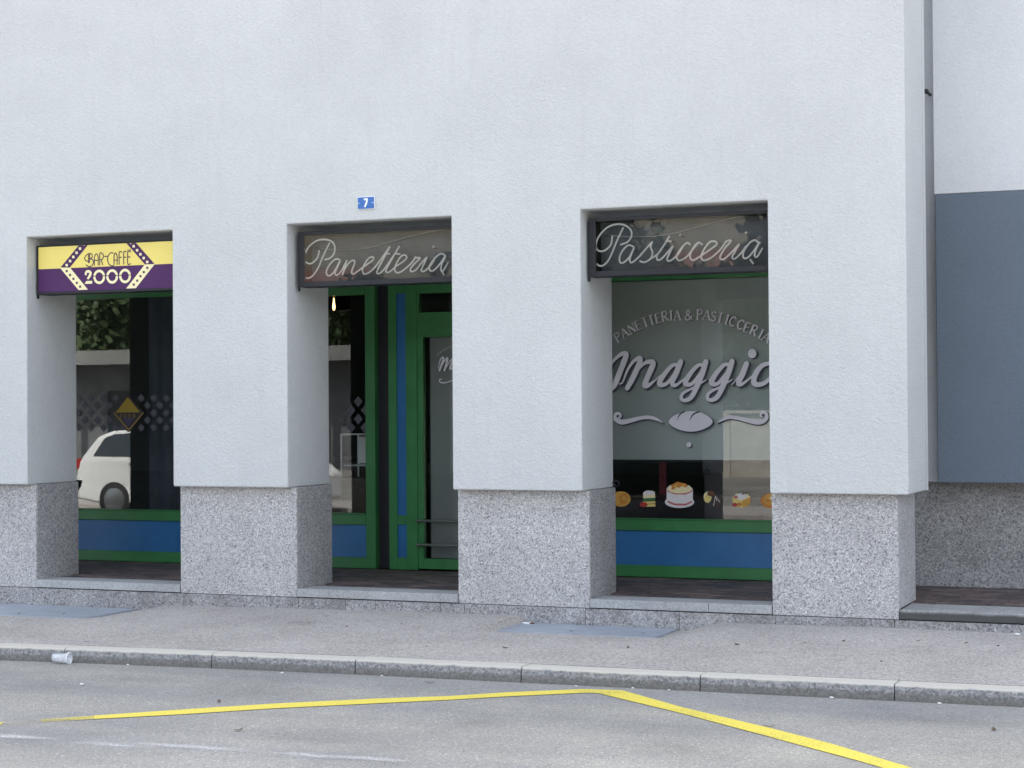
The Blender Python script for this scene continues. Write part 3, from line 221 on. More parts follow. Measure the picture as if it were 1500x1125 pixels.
M_ = dict(
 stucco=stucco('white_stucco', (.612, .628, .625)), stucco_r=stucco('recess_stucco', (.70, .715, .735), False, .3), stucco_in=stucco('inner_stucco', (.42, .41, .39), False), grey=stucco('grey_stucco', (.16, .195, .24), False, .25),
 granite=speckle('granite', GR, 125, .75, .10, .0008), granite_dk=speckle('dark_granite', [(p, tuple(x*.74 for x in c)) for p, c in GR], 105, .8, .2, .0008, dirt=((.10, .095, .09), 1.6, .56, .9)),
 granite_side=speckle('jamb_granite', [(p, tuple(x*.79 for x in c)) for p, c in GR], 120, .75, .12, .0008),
 granite_base=speckle('base_granite', [(p, tuple(x*.72 for x in c)) for p, c in GR], 100, .8, .2, .001, dirt=((.12, .115, .105), 3.0, .52, .85)),
 ledge=speckle('sawn_stone', [(0, (.30, .31, .315)), (.3, (.37, .38, .385)), (.7, (.44, .445, .445))], 90, .7, .14, .0006, dirt=((.15, .145, .14), 2.4, .6, .9)),
 ledge_dk=stained(),
 joint=paint('dark_joint', (.045, .043, .04), .9), core=paint('concrete_core', (.2, .2, .19), .9),
 tile=paint('porphyry_tile', (.115, .085, .08), .6, .4, 9), tile2=paint('porphyry_tile_pale', (.15, .115, .105), .6, .4, 9), tile3=paint('porphyry_tile_dark', (.075, .06, .062), .6, .4, 9),
 pave=speckle('pavement_aggregate', [(0, (.20, .182, .172)), (.12, (.315, .293, .278)), (.4, (.395, .368, .345)), (.72, (.475, .443, .412)), (.93, (.62, .585, .54))], 105, .9, .14, .003, dirt=((.17, .155, .15), 1.8, .62, .85), cscale=1.4),
 road=road_mat(), kerb=kerb_mat(), patch=speckle('asphalt_patch', [(0, (.2, .2, .205)), (.3, (.255, .253, .255)), (.7, (.30, .297, .297))], 95, .9, .1, .003),
 yellow=worn_paint('yellow_road_paint', (.70, .58, .085), (.42, .38, .17), .86, 1.10, 70), yellow_worn=worn_paint('worn_yellow_paint', (.66, .55, .10), (.42, .38, .19), .64, .98, 80), yellow_faint=worn_paint('faint_yellow_paint', (.6, .52, .12), (.38, .35, .22), .50, .74, 80),
 whiteworn=worn_paint('worn_white_paint', (.66, .66, .66), (.34, .34, .34), .66, .98, 60),
 steel=paint('galvanised_plate', (.42, .46, .52), .55, .12, 5, .55, .5, .0004), green=paint('green_lacquer', (.038, .195, .062), .42, .15, 3), blue=paint('blue_lacquer', (.024, .145, .355), .4, .12, 3),
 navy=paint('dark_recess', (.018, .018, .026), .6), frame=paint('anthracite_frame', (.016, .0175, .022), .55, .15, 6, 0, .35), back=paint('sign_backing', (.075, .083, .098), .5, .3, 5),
 neon=paint('unlit_neon_tube', (.76, .75, .72), .35, .04, 10), neonbk=paint('neon_blackout', (.03, .03, .03), .5),
 glass=glass('window_glass'), acryl=glass('acrylic_sign_front', (.93, .94, .94), 1.45), blind_dk=paint('door_blind', (.27, .285, .28), .8, .05, 3), blind=paint('roller_blind', (.58, .625, .635), .8, .05, 3),
 film=paint('silver_film', (.72, .70, .76), .55, .04, 3), filmsh=paint('film_shadow', (.03, .034, .055), .6), frost=paint('frosted_film', (.085, .09, .105), .7, .1, 20),
 y_print=paint('yellow_print', (.82, .68, .17), .4, .05, 3), p_print=paint('purple_print', (.07, .02, .1), .5, .08, 3, 0, .25), cream_p=paint('cream_print', (.85, .78, .46), .35, .03), brown_p=paint('dark_brown_print', (.07, .03, .045), .4),
 inner=paint('interior_paint', (.05, .05, .055), .8), innerfl=paint('interior_floor', (.06, .05, .045), .5), wood=paint('dark_wood', (.06, .035, .025), .4),
 enam=paint('blue_enamel', (.03, .13, .42), .3, .08, 12), enamw=paint('white_enamel', (.8, .82, .84), .3, .04, 8), metal=paint('brushed_steel', (.38, .39, .40), .35, .1, 20, .9), iron=paint('dark_iron', (.04, .042, .045), .5, .3, 30, .6),
 paper=paint('white_paper', (.78, .78, .77), .8, .06, 30), leaf=paint('dry_leaf', (.12, .075, .04), .8, .4, 60), bit=paint('dark_litter', (.05, .042, .038), .9, .3, 50),
 gold=paint('pastry_gold', (.62, .33, .06), .6, .18, 40), amber=paint('pastry_amber', (.55, .2, .03), .6, .2, 40), cream=paint('pastry_cream', (.8, .7, .42), .6, .1, 30), white=paint('icing_white', (.74, .72, .72), .6, .04, 30), rose=paint('icing_rose', (.5, .12, .13), .6, .1), red=paint('berry_red', (.42, .03, .025), .5, .15, 40),
 brown=paint('chocolate', (.12, .045, .02), .5, .2, 40), dark=paint('dark_chocolate', (.045, .02, .015), .4, .2, 40), sponge=paint('sponge_yellow', (.74, .6, .2), .7, .12, 40),
 logo=paint('logo_ochre', (.36, .24, .02), .6, .08), logod=paint('logo_dark', (.03, .022, .02), .6), logop=paint('logo_violet', (.05, .045, .11), .6), logog=paint('logo_gold', (.24, .16, .06), .6),
 carw=paint('car_white', (.86, .86, .86), .25, .02, 2, 0, .6), cargl=paint('car_glass', (.02, .03, .04), .05, .05, 2, 0, .8), tyre=paint('tyre', (.02, .02, .02), .8), lamp=paint('tail_lamp', (.4, .02, .02), .2),
 conc=speckle('garden_wall', [(0, (.36, .34, .3)), (.4, (.42, .4, .36)), (.8, (.5, .48, .44))], 8, .9, .2, 0), grass=paint('dry_grass', (.10, .11, .045), .95, .4, 1), verge=paint('gravel_verge', (.20, .195, .18), .95, .3, .5), hill=paint('hillside', (.17, .15, .105), .95, .45, .05), bark=paint('bark', (.09, .065, .045), .9, .3, 9),
 shedw=paint('shed_wall', (.16, .165, .175), .8, .15, .8), shedr=paint('shed_roof', (.19, .19, .185), .8, .1, .8),
 whitesoft=wear('faded_white_paint', (.74, .74, .73), 1.0, .42, .68, 45), oil=wear('oil_stain', (.15, .15, .15), .26, .2, .75, 5),
 house=paint('house_render', (.40, .35, .29), .9, .08, .5), roof=paint('clay_roof', (.20, .10, .07), .9, .2, 2), ground=paint('far_ground', (.2, .19, .16), .95, .2, .2))
def leafmat(name, a, b):
    m, n, p = newmat(name); oi = N(n, 'ShaderNodeTexCoord'); f = noisef(n, oi.outputs['Object'], 1.2, 4)
    n.links.new(ramp(n, f, [(.3, a), (.7, b)]), p.inputs['Base Color']); p.inputs['Roughness'].default_value = .7; return m
M_['leaves'] = leafmat('tree_leaves', (.02, .04, .012), (.055, .085, .028))
def cupmat():
    m, n, p = newmat('clear_plastic'); p.inputs['Base Color'].default_value = (.85, .87, .9, 1); p.inputs['Roughness'].default_value = .15
    co = coords(n); n.links.new(ramp(n, noisef(n, co, 30, 2), [(.3, (.32, .32, .32)), (.7, (.6, .6, .6))]), p.inputs['Alpha']); return m
M_['cup'] = cupmat()
def emit(name, col, s):
    m, n, p = newmat(name); p.inputs['Base Color'].default_value = col+(1,); p.inputs['Emission Color'].default_value = col+(1,); p.inputs['Emission Strength'].default_value = s; return m
M_['bulb'] = emit('lit_bulb', (1, .55, .2), 1.6)

# ------------------------------------------------------------------ mesh helpers
W = {}
class MB:
    def __init__(s): s.v, s.f, s.m, s.s = [], [], [], []
    def add(s, vs, fs, mi=0, smooth=False):
        b = len(s.v); s.v += [tuple(v) for v in vs]
        for q in fs: s.f.append([b+i for i in q]); s.m.append(mi); s.s.append(smooth)
        return s
    def box(s, x0, x1, y0, y1, z0, z1, mi=0):
        return s.add([(x0, y0, z0), (x1, y0, z0), (x1, y1, z0), (x0, y1, z0), (x0, y0, z1), (x1, y0, z1), (x1, y1, z1), (x0, y1, z1)],
                     [(0, 3, 2, 1), (4, 5, 6, 7), (0, 1, 5, 4), (1, 2, 6, 5), (2, 3, 7, 6), (3, 0, 4, 7)], mi)
    def prism_xz(s, poly, y0, y1, mi=0):           # polygon in x,z extruded along y
        n = len(poly); a = sum(poly[i][0]*poly[(i+1) % n][1]-poly[(i+1) % n][0]*poly[i][1] for i in range(n))
        if a < 0: poly = poly[::-1]
        vs = [(q[0], y0, q[1]) for q in poly]+[(q[0], y1, q[1]) for q in poly]
        fs = [tuple(range(n)), tuple(range(2*n-1, n-1, -1))]+[(i, i+n, (i+1) % n+n, (i+1) % n) for i in range(n)]
        return s.add(vs, fs, mi)
    def prism_xy(s, poly, z0, z1, mi=0):
        n = len(poly); a = sum(poly[i][0]*poly[(i+1) % n][1]-poly[(i+1) % n][0]*poly[i][1] for i in range(n))
        if a < 0: poly = poly[::-1]
        vs = [(q[0], q[1], z0) for q in poly]+[(q[0], q[1], z1) for q in poly]
        return s.add(vs, [tuple(range(n-1, -1, -1)), tuple(range(n, 2*n))]+[(i, (i+1) % n, (i+1) % n+n, i+n) for i in range(n)], mi)
    def sheet_xz(s, poly, y, mi=0):
        n = len(poly); a = sum(poly[i][0]*poly[(i+1) % n][1]-poly[(i+1) % n][0]*poly[i][1] for i in range(n))
        if a < 0: poly = poly[::-1]
        return s.add([(q[0], y, q[1]) for q in poly], [tuple(range(n))], mi)
    def tube(s, pts, r, seg=8, mi=0, cap=True):
        pts = [Vector(q) for q in pts]; rs = r if isinstance(r, (list, tuple)) else [r]*len(pts); vs = []; fs = []
        up = Vector((0, 1, 0))
        for i, q in enumerate(pts):
            t = (pts[min(i+1, len(pts)-1)]-pts[max(i-1, 0)]).normalized()
            u = t.cross(up) if abs(t.dot(up)) < .95 else t.cross(Vector((1, 0, 0))); u.normalize(); v = t.cross(u)
            for k in range(seg):
                a = 2*math.pi*k/seg; vs.append(q+(u*math.cos(a)+v*math.sin(a))*rs[i])
        for i in range(len(pts)-1):
            for k in range(seg): fs.append((i*seg+k, i*seg+(k+1) % seg, (i+1)*seg+(k+1) % seg, (i+1)*seg+k))
        if cap: fs += [tuple(range(seg-1, -1, -1)), tuple(range((len(pts)-1)*seg, len(pts)*seg))]
        return s.add(vs, fs, mi, True)
    def ribbon(s, pts, y, mi=0, dy=-.00004, grow=0.0, shift=(0, 0), cap=True, sub=4):
        P = spline(pts, sub); P = [(q[0]+shift[0], q[1]+shift[1], q[2]*.5+grow) for q in P]; vs = []; fs = []
        n = len(P); tang = []
        for i in range(n):
            a, b = P[max(i-1, 0)], P[min(i+1, n-1)]; dx, dz = b[0]-a[0], b[1]-a[1]; L = math.hypot(dx, dz) or 1; dx /= L; dz /= L; tang.append((dx, dz))
            vs += [(P[i][0]-dz*P[i][2], y+dy*i, P[i][1]+dx*P[i][2]), (P[i][0]+dz*P[i][2], y+dy*i, P[i][1]-dx*P[i][2])]
        for i in range(n-1): fs.append((2*i, 2*i+1, 2*i+3, 2*i+2))
        if cap:
            for e, sg in ((0, -1), (n-1, 1)):
                dx, dz = tang[e]; b = len(vs); r = P[e][2]
                for k in range(1, 6):
                    a = math.pi*k/6; vs.append((P[e][0]-dz*r*math.cos(a)+sg*dx*r*math.sin(a), y+dy*e, P[e][1]+dx*r*math.cos(a)+sg*dz*r*math.sin(a)))
                fs.append(tuple([2*e]+list(range(b, b+5))+[2*e+1]))
        return s.add(vs, fs, mi)
    def lathe(s, prof, c=(0, 0, 0), axis='z', seg=20, mi=0, smooth=True):
        vs = []; fs = []; n = len(prof)
        for k in range(seg):
            a = 2*math.pi*k/seg; ca, sa = math.cos(a), math.sin(a)
            for r, h in prof:
                vs.append({'z': (c[0]+r*ca, c[1]+r*sa, c[2]+h), 'x': (c[0]+h, c[1]+r*ca, c[2]+r*sa), 'y': (c[0]+r*ca, c[1]+h, c[2]+r*sa)}[axis])
        for k in range(seg):
            for i in range(n-1): fs.append((k*n+i, ((k+1) % seg)*n+i, ((k+1) % seg)*n+i+1, k*n+i+1))
        return s.add(vs, fs, mi, smooth)
    def build(s, name, mats, parent=None, bevel=0, seg=1, loc=None, wn=False):
        if not isinstance(mats, (list, tuple)): mats = [mats]
        xs = list(zip(*s.v))
        org = Vector(loc) if loc is not None else Vector([(min(q)+max(q))/2 for q in xs])
        me = bpy.data.meshes.new(name); me.from_pydata([Vector(v)-org for v in s.v], [], s.f)
        for q in mats: me.materials.append(M_[q] if isinstance(q, str) else q)
        me.polygons.foreach_set('material_index', s.m); me.polygons.foreach_set('use_smooth', s.s)
        bm = bmesh.new(); bm.from_mesh(me); bmesh.ops.recalc_face_normals(bm, faces=bm.faces) if not wn else None; bm.to_mesh(me); bm.free(); me.update()
        o = bpy.data.objects.new(name, me); C.objects.link(o)
        if parent: o.parent = parent; o.location = org-W[parent]
        else: o.location = org
        W[o] = org
        if bevel:
            b = o.modifiers.new('bevel', 'BEVEL'); b.width = bevel; b.segments = seg; b.limit_method = 'ANGLE'; b.angle_limit = R_(40)
        return o
def spline(pts, sub=4):
    P = [tuple(q) if len(q) > 2 else (q[0], q[1], .01) for q in pts]; out = []
    if len(P) < 3: return P
    for i in range(len(P)-1):
        p0, p1, p2, p3 = P[max(i-1, 0)], P[i], P[i+1], P[min(i+2, len(P)-1)]
        for k in range(sub):
            t = k/sub; out.append(tuple(.5*((2*b)+(-a+c)*t+(2*a-5*b+4*c-d)*t*t+(-a+3*b-3*c+d)*t**3) for a, b, c, d in zip(p0, p1, p2, p3)))
    out.append(P[-1]); return out
def tag(o, label=None, cat=None, group=None, kind=None):
    for k, v in (('label', label), ('category', cat), ('group', group), ('kind', kind)):
        if v: o[k] = v
    return o
def empty(name, loc, label, cat, group=None):
    o = bpy.data.objects.new(name, None); C.objects.link(o); o.location = loc; o.empty_display_size = .1; W[o] = Vector(loc); tag(o, label, cat, group); return o

# ------------------------------------------------------------------ levels and plan of the building (metres)
X = [-10.885, -9.268, -8.076, -6.468, -5.288, -3.692, -2.591]     # stucco opening edges, right end
G = [-10.867, -9.262, -8.050, -6.470, -5.268, -3.706, -2.695]     # granite pillar edges
ZS, ZT, ZL = 1.194, 3.541, .288
D, G0, MP = .788, .109, 2.15
XL, TOP = -24.0, 11.0
EX = [-16.55, -15.0, -13.70, -12.12]                                # two more openings beyond the frame
bld = empty('arcade_building', (-6.5, 0, 0), 'tall white rendered building with three shop openings between granite based pillars', 'building')

# ------------------------------------------------------------------ ground, road, pavement, kerb
KF = [(-40, -5.2), (-24, -4.3), (-14, -3.42), (-10.5, -3.06), (-8.905, -2.915), (-8.35, -2.85), (-7.185, -2.745), (-6.043, -2.672), (-4.783, -2.632), (-3.515, -2.594), (-2.235, -2.556), (-1.0, -2.51), (.25, -2.47), (1.5, -2.43), (14, -2.1), (40, -1.4)]
def kfy(x, off=0):
    for a, b in zip(KF, KF[1:]):
        if a[0] <= x <= b[0]: return a[1]+(b[1]-a[1])*(x-a[0])/(b[0]-a[0])+off
    return KF[-1][1]+off
KW = .17
g = MB(); g.add([(-700, -700, -.06), (700, -700, -.06), (700, 700, -.06), (-700, 700, -.06)], [(0, 1, 2, 3)]); tag(g.build('ground', 'ground'), kind='structure')
rd = MB(); rd.add([(-90, -10.3, 0), (60, -10.3, 0), (60, 2.0, 0), (-90, 2.0, 0)], [(0, 1, 2, 3)])
road = tag(rd.build('road', 'road'), kind='structure')
def marking(T, B, i0, i1, m):
    yl = MB(); vs = []
    for i in range(i0, i1+1): vs += [(T[i][0], T[i][1], .004), (B[i][0], B[i][1], .004)]
    yl.add(vs, [(2*i, 2*i+1, 2*i+3, 2*i+2) for i in range(i1-i0)]); yl.build('yellow_marking', m, road, wn=True)
marking(YEL_TOP, YEL_BOT, 0, 1, 'yellow_faint'); marking(YEL_TOP, YEL_BOT, 1, 2, 'yellow_worn'); marking(YEL_TOP, YEL_BOT, 2, 9, 'yellow')
marking(YEL_R_TOP, YEL_R_BOT, 0, 5, 'yellow')
x0, y0 = YEL_TOP[0]; e = MB(); e.prism_xy([(x0-.55, y0-.62), (x0+.15, y0+.23), (x0+.18, y0+.15), (x0-.45, y0-.7)], .003, .0045)
e.build('yellow_marking', 'yellow', road)
def flat_rect(name, x, y, hx, hy, m, z):
    MB().add([(x-hx, y-hy, z), (x+hx, y-hy, z), (x+hx, y+hy, z), (x-hx, y+hy, z)], [(0, 1, 2, 3)]).build(name, m, road, wn=True)
for i, (u, v) in enumerate(WHITE_WEAR): flat_rect('worn_white_marking', u, v, .32, .07, 'whitesoft', .004+.0006*i)
for i, (u, v, a, b) in enumerate(((PATCH[0][0], PATCH[0][1], .3, .32), (-6.2, -3.6, .8, .3), (-3.0, -4.6, .5, .35), (-1.9, -3.2, .7, .3), (-5.2, -5.0, .6, .3), (-7.4, -3.4, .5, .25))): flat_rect('oil_stain', u, v, a, b, 'oil', .0015+.0003*i)
# kerb stones, one by one
kerb = bpy.data.objects.new('kerb', None); C.objects.link(kerb); kerb.location = (-5, -2.6, 0); W[kerb] = Vector((-5, -2.6, 0)); tag(kerb, kind='structure')
jx = [-14.9, -13.6, -12.3, -11.0, -9.7, -8.4, -7.185, -6.043, -4.783, -3.515, -2.235, -.97, .3, 1.6, 2.9]
for a, b in zip(jx, jx[1:]):
    k = MB(); a2, b2 = a+.004, b-.004; dz = random.uniform(-.002, .002); z = .108+dz
    n = 3; vs = []; fs = []
    for i in range(n+1):
        x = a2+(b2-a2)*i/n; yf = kfy(x)
        vs += [(x, yf, -.05), (x, yf+.012, z-.014), (x, yf+.026, z), (x, yf+KW, z), (x, yf+KW, -.05)]
    for i in range(n):
        for q in range(4): fs.append((5*i+q, 5*i+q+1, 5*i+q+6, 5*i+q+5))
    fs += [(0, 1, 2, 3, 4), tuple(5*n+q for q in (4, 3, 2, 1, 0))]
    k.add(vs, fs).build('kerb_stone', 'kerb', kerb)
kc = MB()                                                          # dark mortar behind the joints
for a, b in zip(KF, KF[1:]):
    kc.add([(a[0], a[1]+.02, -.06), (b[0], b[1]+.02, -.06), (b[0], b[1]+.02, .094), (a[0], a[1]+.02, .094), (a[0], a[1]+KW-.01, .094), (b[0], b[1]+KW-.01, .094)], [(0, 1, 2, 3), (3, 2, 5, 4)])
kc.build('kerb_mortar', 'joint', kerb)
# pavement: a warped sheet that dips at the two cellar hatches
def sm(t): t = max(0, min(1, t)); return t*t*(3-2*t)
BX = [(-40, .08), (-9.24, .096), (-8.09, .112), (-7.2, .119), (-6.4, .125), (-3.7, .139), (-2.8, .148), (-1.7, .143), (20, .14)]
HATCH = [(-11.35, -9.75, -.70, .045), (-5.86, -4.50, -.50, .068)]
def pz(x, y):
    for a, b in zip(BX, BX[1:]):
        if a[0] <= x <= b[0]: zw = a[1]+(b[1]-a[1])*(x-a[0])/(b[0]-a[0]); break
    else: zw = .14
    yk = kfy(x)+KW; t = max(0, min(1, (y-yk)/(.105-yk))); z = .106+(zw-.106)*t
    for hx0, hx1, hy, hz in HATCH:
        l = .02 if hx0 > -8 else .6
        wx = sm((x-(hx0-l))/l)*sm(((hx1+.42)-x)/.42); wy = sm((y-(hy-.5))/.5)
        if wx*wy > 0:
            z = z+(min(z, hz-.012)-z)*wx*wy
    return z+.0015*noise.noise(Vector((x*1.7, y*1.7, 0)))
xs = [-14.9+.35*i for i in range(8)]+[-12.1+.05*i for i in range(228)]+[-.7+.3*i for i in range(12)]
pv = MB(); NY = 46; vs = []; fs = []
for x in xs:
    ya = kfy(x)+KW+.003
    for j in range(NY+1):
        y = ya+(.125-ya)*j/NY; vs.append((x, y, pz(x, y)))
for i in range(len(xs)-1):
    for j in range(NY): q = i*(NY+1)+j; fs.append((q, q+NY+1, q+NY+2, q+1))
pv.add(vs, fs, 0, True); pav = tag(pv.build('pavement', 'pave', wn=True), kind='structure')
jt = MB(); vs = []; fs = []
for i, x in enumerate(xs): y = kfy(x)+KW; vs += [(x, y-.004, .1), (x, y+.010, pz(x, y+.01)+.0012)]
jt.add(vs, [(2*i, 2*i+2, 2*i+3, 2*i+1) for i in range(len(xs)-1)]); jt.build('mortar_joint', 'joint', pav)

# ------------------------------------------------------------------ facade wall with its openings (one solid)
def grid_solid(mb, xs, zs, solid, y0, y1):
    idx = {}
    def V(i, j, b):
        if (i, j, b) not in idx: idx[(i, j, b)] = len(mb.v); mb.v.append((xs[i], (y0, y1)[b], zs[j]))
        return idx[(i, j, b)]
    def F(*q): mb.f.append(list(q)); mb.m.append(0); mb.s.append(False)
    nx, nz = len(xs)-1, len(zs)-1; ok = lambda i, j: 0 <= i < nx and 0 <= j < nz and solid(i, j)
    for i in range(nx):
        for j in range(nz):
            if not solid(i, j): continue
            F(V(i, j, 0), V(i+1, j, 0), V(i+1, j+1, 0), V(i, j+1, 0)); F(V(i, j, 1), V(i, j+1, 1), V(i+1, j+1, 1), V(i+1, j, 1))
            if not ok(i-1, j): F(V(i, j, 0), V(i, j+1, 0), V(i, j+1, 1), V(i, j, 1))
            if not ok(i+1, j): F(V(i+1, j, 0), V(i+1, j, 1), V(i+1, j+1, 1), V(i+1, j+1, 0))
            if not ok(i, j-1): F(V(i, j, 0), V(i, j, 1), V(i+1, j, 1), V(i+1, j, 0))
            if not ok(i, j+1): F(V(i, j+1, 0), V(i+1, j+1, 0), V(i+1, j+1, 1), V(i, j+1, 1))
wx = [XL]+EX+X
fw_ = MB(); grid_solid(fw_, wx, [ZS, ZT, TOP], lambda i, j: j == 1 or i % 2 == 0, 0, D)
fw_.build('facade_wall', 'stucco', bld, .012, 3)
MB().box(-2.98, X[6], D+.0005, .897, ZS, TOP).build('facade_return', 'stucco', bld)
# pillars: core, granite cladding slabs
ends = [XL]+[-16.53, -15.0, -13.68, -12.12]+G
for k in range(0, len(ends), 2):
    a, b = ends[k], ends[k+1]; last = k == len(ends)-2; yb = .854 if last else D-.004
    MB().box(a+.03, b-.03, G0+.03, yb-.03, .0, ZS-.001).build('pillar_core', 'core', bld)
    MB().box(a, b, G0, G0+.0295, .212, ZS-.002).build('granite_slab', 'granite', bld, .003)
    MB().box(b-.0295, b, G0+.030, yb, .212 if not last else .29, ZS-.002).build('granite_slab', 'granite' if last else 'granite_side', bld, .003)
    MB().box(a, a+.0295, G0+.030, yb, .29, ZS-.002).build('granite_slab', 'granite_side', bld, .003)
    MB().box(a+.0305, b-.0305, yb-.029, yb, .29, ZS-.002).build('granite_slab', 'granite', bld, .003)
# base course stones, ledges, floor
bj = [-24, -22, -20, -18, -16.5, -15, -13.68, -12.1]+BASEJ+[-1.2, .3, 1.8, 3.3]
for a, b in zip(bj, bj[1:]):
    MB().box(a+.002, b-.002, G0-.006-random.uniform(0, .002), G0+.028, -.02, .2075).build('base_stone', 'granite_base', bld, .002)
MB().box(XL, 3.3, G0+.0285, 2.6, -.05, .2115).build('floor_slab', 'joint', bld)
def ledge(cuts, m, yb=.42):
    for a, b in zip(cuts, cuts[1:]):
        MB().box(a+.0015, b-.0015, G0-.012, yb, .2165, ZL).build('ledge_stone', m, bld, .004, 2)
ledge([G[0]+.004, G[1]-.004], 'ledge'); ledge([G[2]+.004, G[3]-.004], 'ledge'); ledge([G[4]+.004, LEDGEJ, G[5]-.004], 'ledge')
ledge([-13.67, -12.13], 'ledge'); ledge([G[6]+.006, -1.0, .6, 2.2, 3.3], 'ledge_dk', .62)
# floor tiles of the arcade: small sawn porphyry setts in running bond, one stuff part
tl = MB(); y = .424; r = 0
while y < 2.145:
    x = -13.0+(.11 if r % 2 else 0)
    while x < 2.6:
        dz = random.uniform(-.0015, .0015); x1 = x+.214; y1 = y+.106
        inp = any(a-.02 < x+.1 < b+.02 for a, b in zip(ends[0::2], ends[1::2]))
        if not (inp and y < D) and not (x > -2.75 and y < .62): tl.add([(x+.003, y+.003, ZL-.003+dz), (x1-.003, y+.003, ZL-.003+dz+random.uniform(-.001, .001)), (x1-.003, y1-.003, ZL-.003+dz), (x+.003, y1-.003, ZL-.003+dz),
            (x, y, ZL-.02), (x1, y, ZL-.02), (x1, y1, ZL-.02), (x, y1, ZL-.02)], [(0, 1, 2, 3), (0, 4, 5, 1), (1, 5, 6, 2), (2, 6, 7, 3), (3, 7, 4, 0)], random.choice((0, 0, 1, 2)))
        x = x1
    y += .109; r += 1
tag(tl.build('floor_tiles', ['tile', 'tile2', 'tile3'], bld, wn=True), kind='stuff')
MB().box(XL, 3.3, .362, 2.6, .2120, ZL-.018).build('floor_bed', 'joint', bld)
MB().box(XL, -2.98, D+.002, MP+3.4, ZT+.045, ZT+.3).build('arcade_ceiling', 'stucco_in', bld)
# building body above and behind, recessed wing on the right
MB().box(XL, -2.98, D+.003, 15, ZT+.302, TOP-.02).build('upper_floors', 'stucco', bld)
MB().box(-2.679, 12, 1.85, 15, 3.73, TOP-.01).build('recessed_wall', 'stucco_r', bld, .004)
MB().box(-2.672, 12, 1.852, 3.0, ZS+.02, 3.7285).build('grey_wall_band', 'grey', bld, .006)
MB().box(-2.975, 12, 2.07, 3.1, ZS+.02, TOP-.03).build('recessed_wall', 'stucco_r', bld)
for a, b in ((-2.96, -1.2), (-1.2, .5), (.5, 2.2), (2.2, 4.2), (4.2, 12)):
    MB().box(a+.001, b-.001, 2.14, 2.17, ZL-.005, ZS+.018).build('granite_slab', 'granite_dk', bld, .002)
MB().box(-2.94, 12, 2.171, 2.9, .0, ZS+.015).build('pillar_core', 'core', bld)
MB().box(XL, -2.96, MP+3.0, MP+3.3, ZL-.08, ZT+.04).build('interior_wall', 'inner', bld)
for x in (XL+.1, -9.68, -2.97): MB().box(x-.05, x+.05, MP+.12, MP+2.995, ZL-.07, ZT+.04).build('interior_wall', 'inner', bld)
MB().box(XL, -2.98, MP+.451, MP+2.99, .215, ZL-.02).build('interior_floor', 'innerfl', bld)
MB().box(XL, -13.55, MP-.02, MP+.1, ZL-.02, ZT+.04).build('arcade_back_wall', 'stucco_in', bld)
kb = MB(); kx, ky, kz = PIPE_KNOB; kb.lathe([(0, -.03), (.016, -.03), (.022, -.015), (.022, .005), (.012, .02), (.012, .22)], (kx, ky, kz), 'y', 14); kb.build('wall_bolt', 'iron', bld)
# ring hook at the inner corner of the pillar before the confectioner's window
hx, hy, hz = HOOK; hk = MB(); hk.tube([(hx-.03, hy, hz), (hx+.015, hy, hz)], .007)
hk.tube([(hx+.035+.028*math.cos(t), hy-.012*math.sin(t), hz+.022*math.sin(t)) for t in [2*math.pi*k/16 for k in range(17)]], .0055, 6, cap=False)
hk.build('ring_hook', 'iron', bld)

# ------------------------------------------------------------------ shopfronts
FY = MP-.03                                                         # front of the timber frames
ZB = (.29, .40, .725, .832)
def part_boxes(name, mat, parent, boxes, bevel=.004):
    m = MB()
    for q in boxes: m.box(*q)
    return m.build(name, mat, parent, bevel)
def shop_window(x0, x1, ztop, label):
    root = MB().box(x0, x0+.107, FY, MP+.06, ZB[0], 3.20); root.box(x1-.107, x1, FY, MP+.06, ZB[0], 3.20)
    xa, xb = x0+.1075, x1-.1075
    root.box(xa, xb, FY, MP+.06, ZB[0], ZB[1]); root.box(xa, xb, FY, MP+.06, ZB[2], ZB[3]); root.box(xa, xb, FY, MP+.06, ztop, 3.20)
    f = root.build('shop_window', 'green', bld, .004)
    if label: f['label'] = label
    MB().box(xa, xb, MP-.008, MP+.03, ZB[1]+.0005, ZB[2]-.0005).build('plinth_panel', 'blue', f)
    MB().box(xa, xb, MP, MP+.008, ZB[3]+.0005, ztop-.0005).build('window_pane', 'glass', f)
    sl = MB(); sl.box(xa, xb, FY-.012, MP-.001, ZB[3]+.0005, ZB[3]+.010); sl.build('window_sill', 'green', f)
    return f, xa, xb
w1, a1, b1 = shop_window(-13.5, -9.66, 3.085, 'bar window above a blue plinth, with a gold diamond emblem and grey lozenges')
w2, a2, b2 = shop_window(-9.64, -8.27, 3.035, 'narrow window above a blue plinth beside the shop door')
w3, a3, b3 = shop_window(-6.30, -3.05, 3.085, 'bakery window with silver script lettering above a row of cake pictures')
MB().box(-13.55, -2.98, MP-.01, MP+.08, 3.203, ZT+.043).build('fascia_board', 'navy', bld)
MB().box(-8.36, -8.05, MP+.0605, MP+.14, ZB[0], 3.2).build('recess_panel', 'navy', bld)
def pilaster(x0, x1):
    ia, ib = x0+.088, x1-.122
    m = MB(); m.box(x0, ia, FY, MP+.06, ZB[0], 3.2); m.box(ib, x1, FY, MP+.06, ZB[0], 3.2)
    for za, zb in ((ZB[0], .41), (.737, .828), (3.037, 3.2)): m.box(ia+.0005, ib-.0005, FY, MP+.06, za, zb)
    o = m.build('pilaster', 'green', bld, .003)
    for za, zb in ((.4105, .7365), (.8285, 3.0365)): MB().box(ia+.0005, ib-.0005, MP-.012, MP+.05, za, zb).build('inset_panel', 'blue', o)
pilaster(-8.118, -7.805); pilaster(-6.62, -6.305)
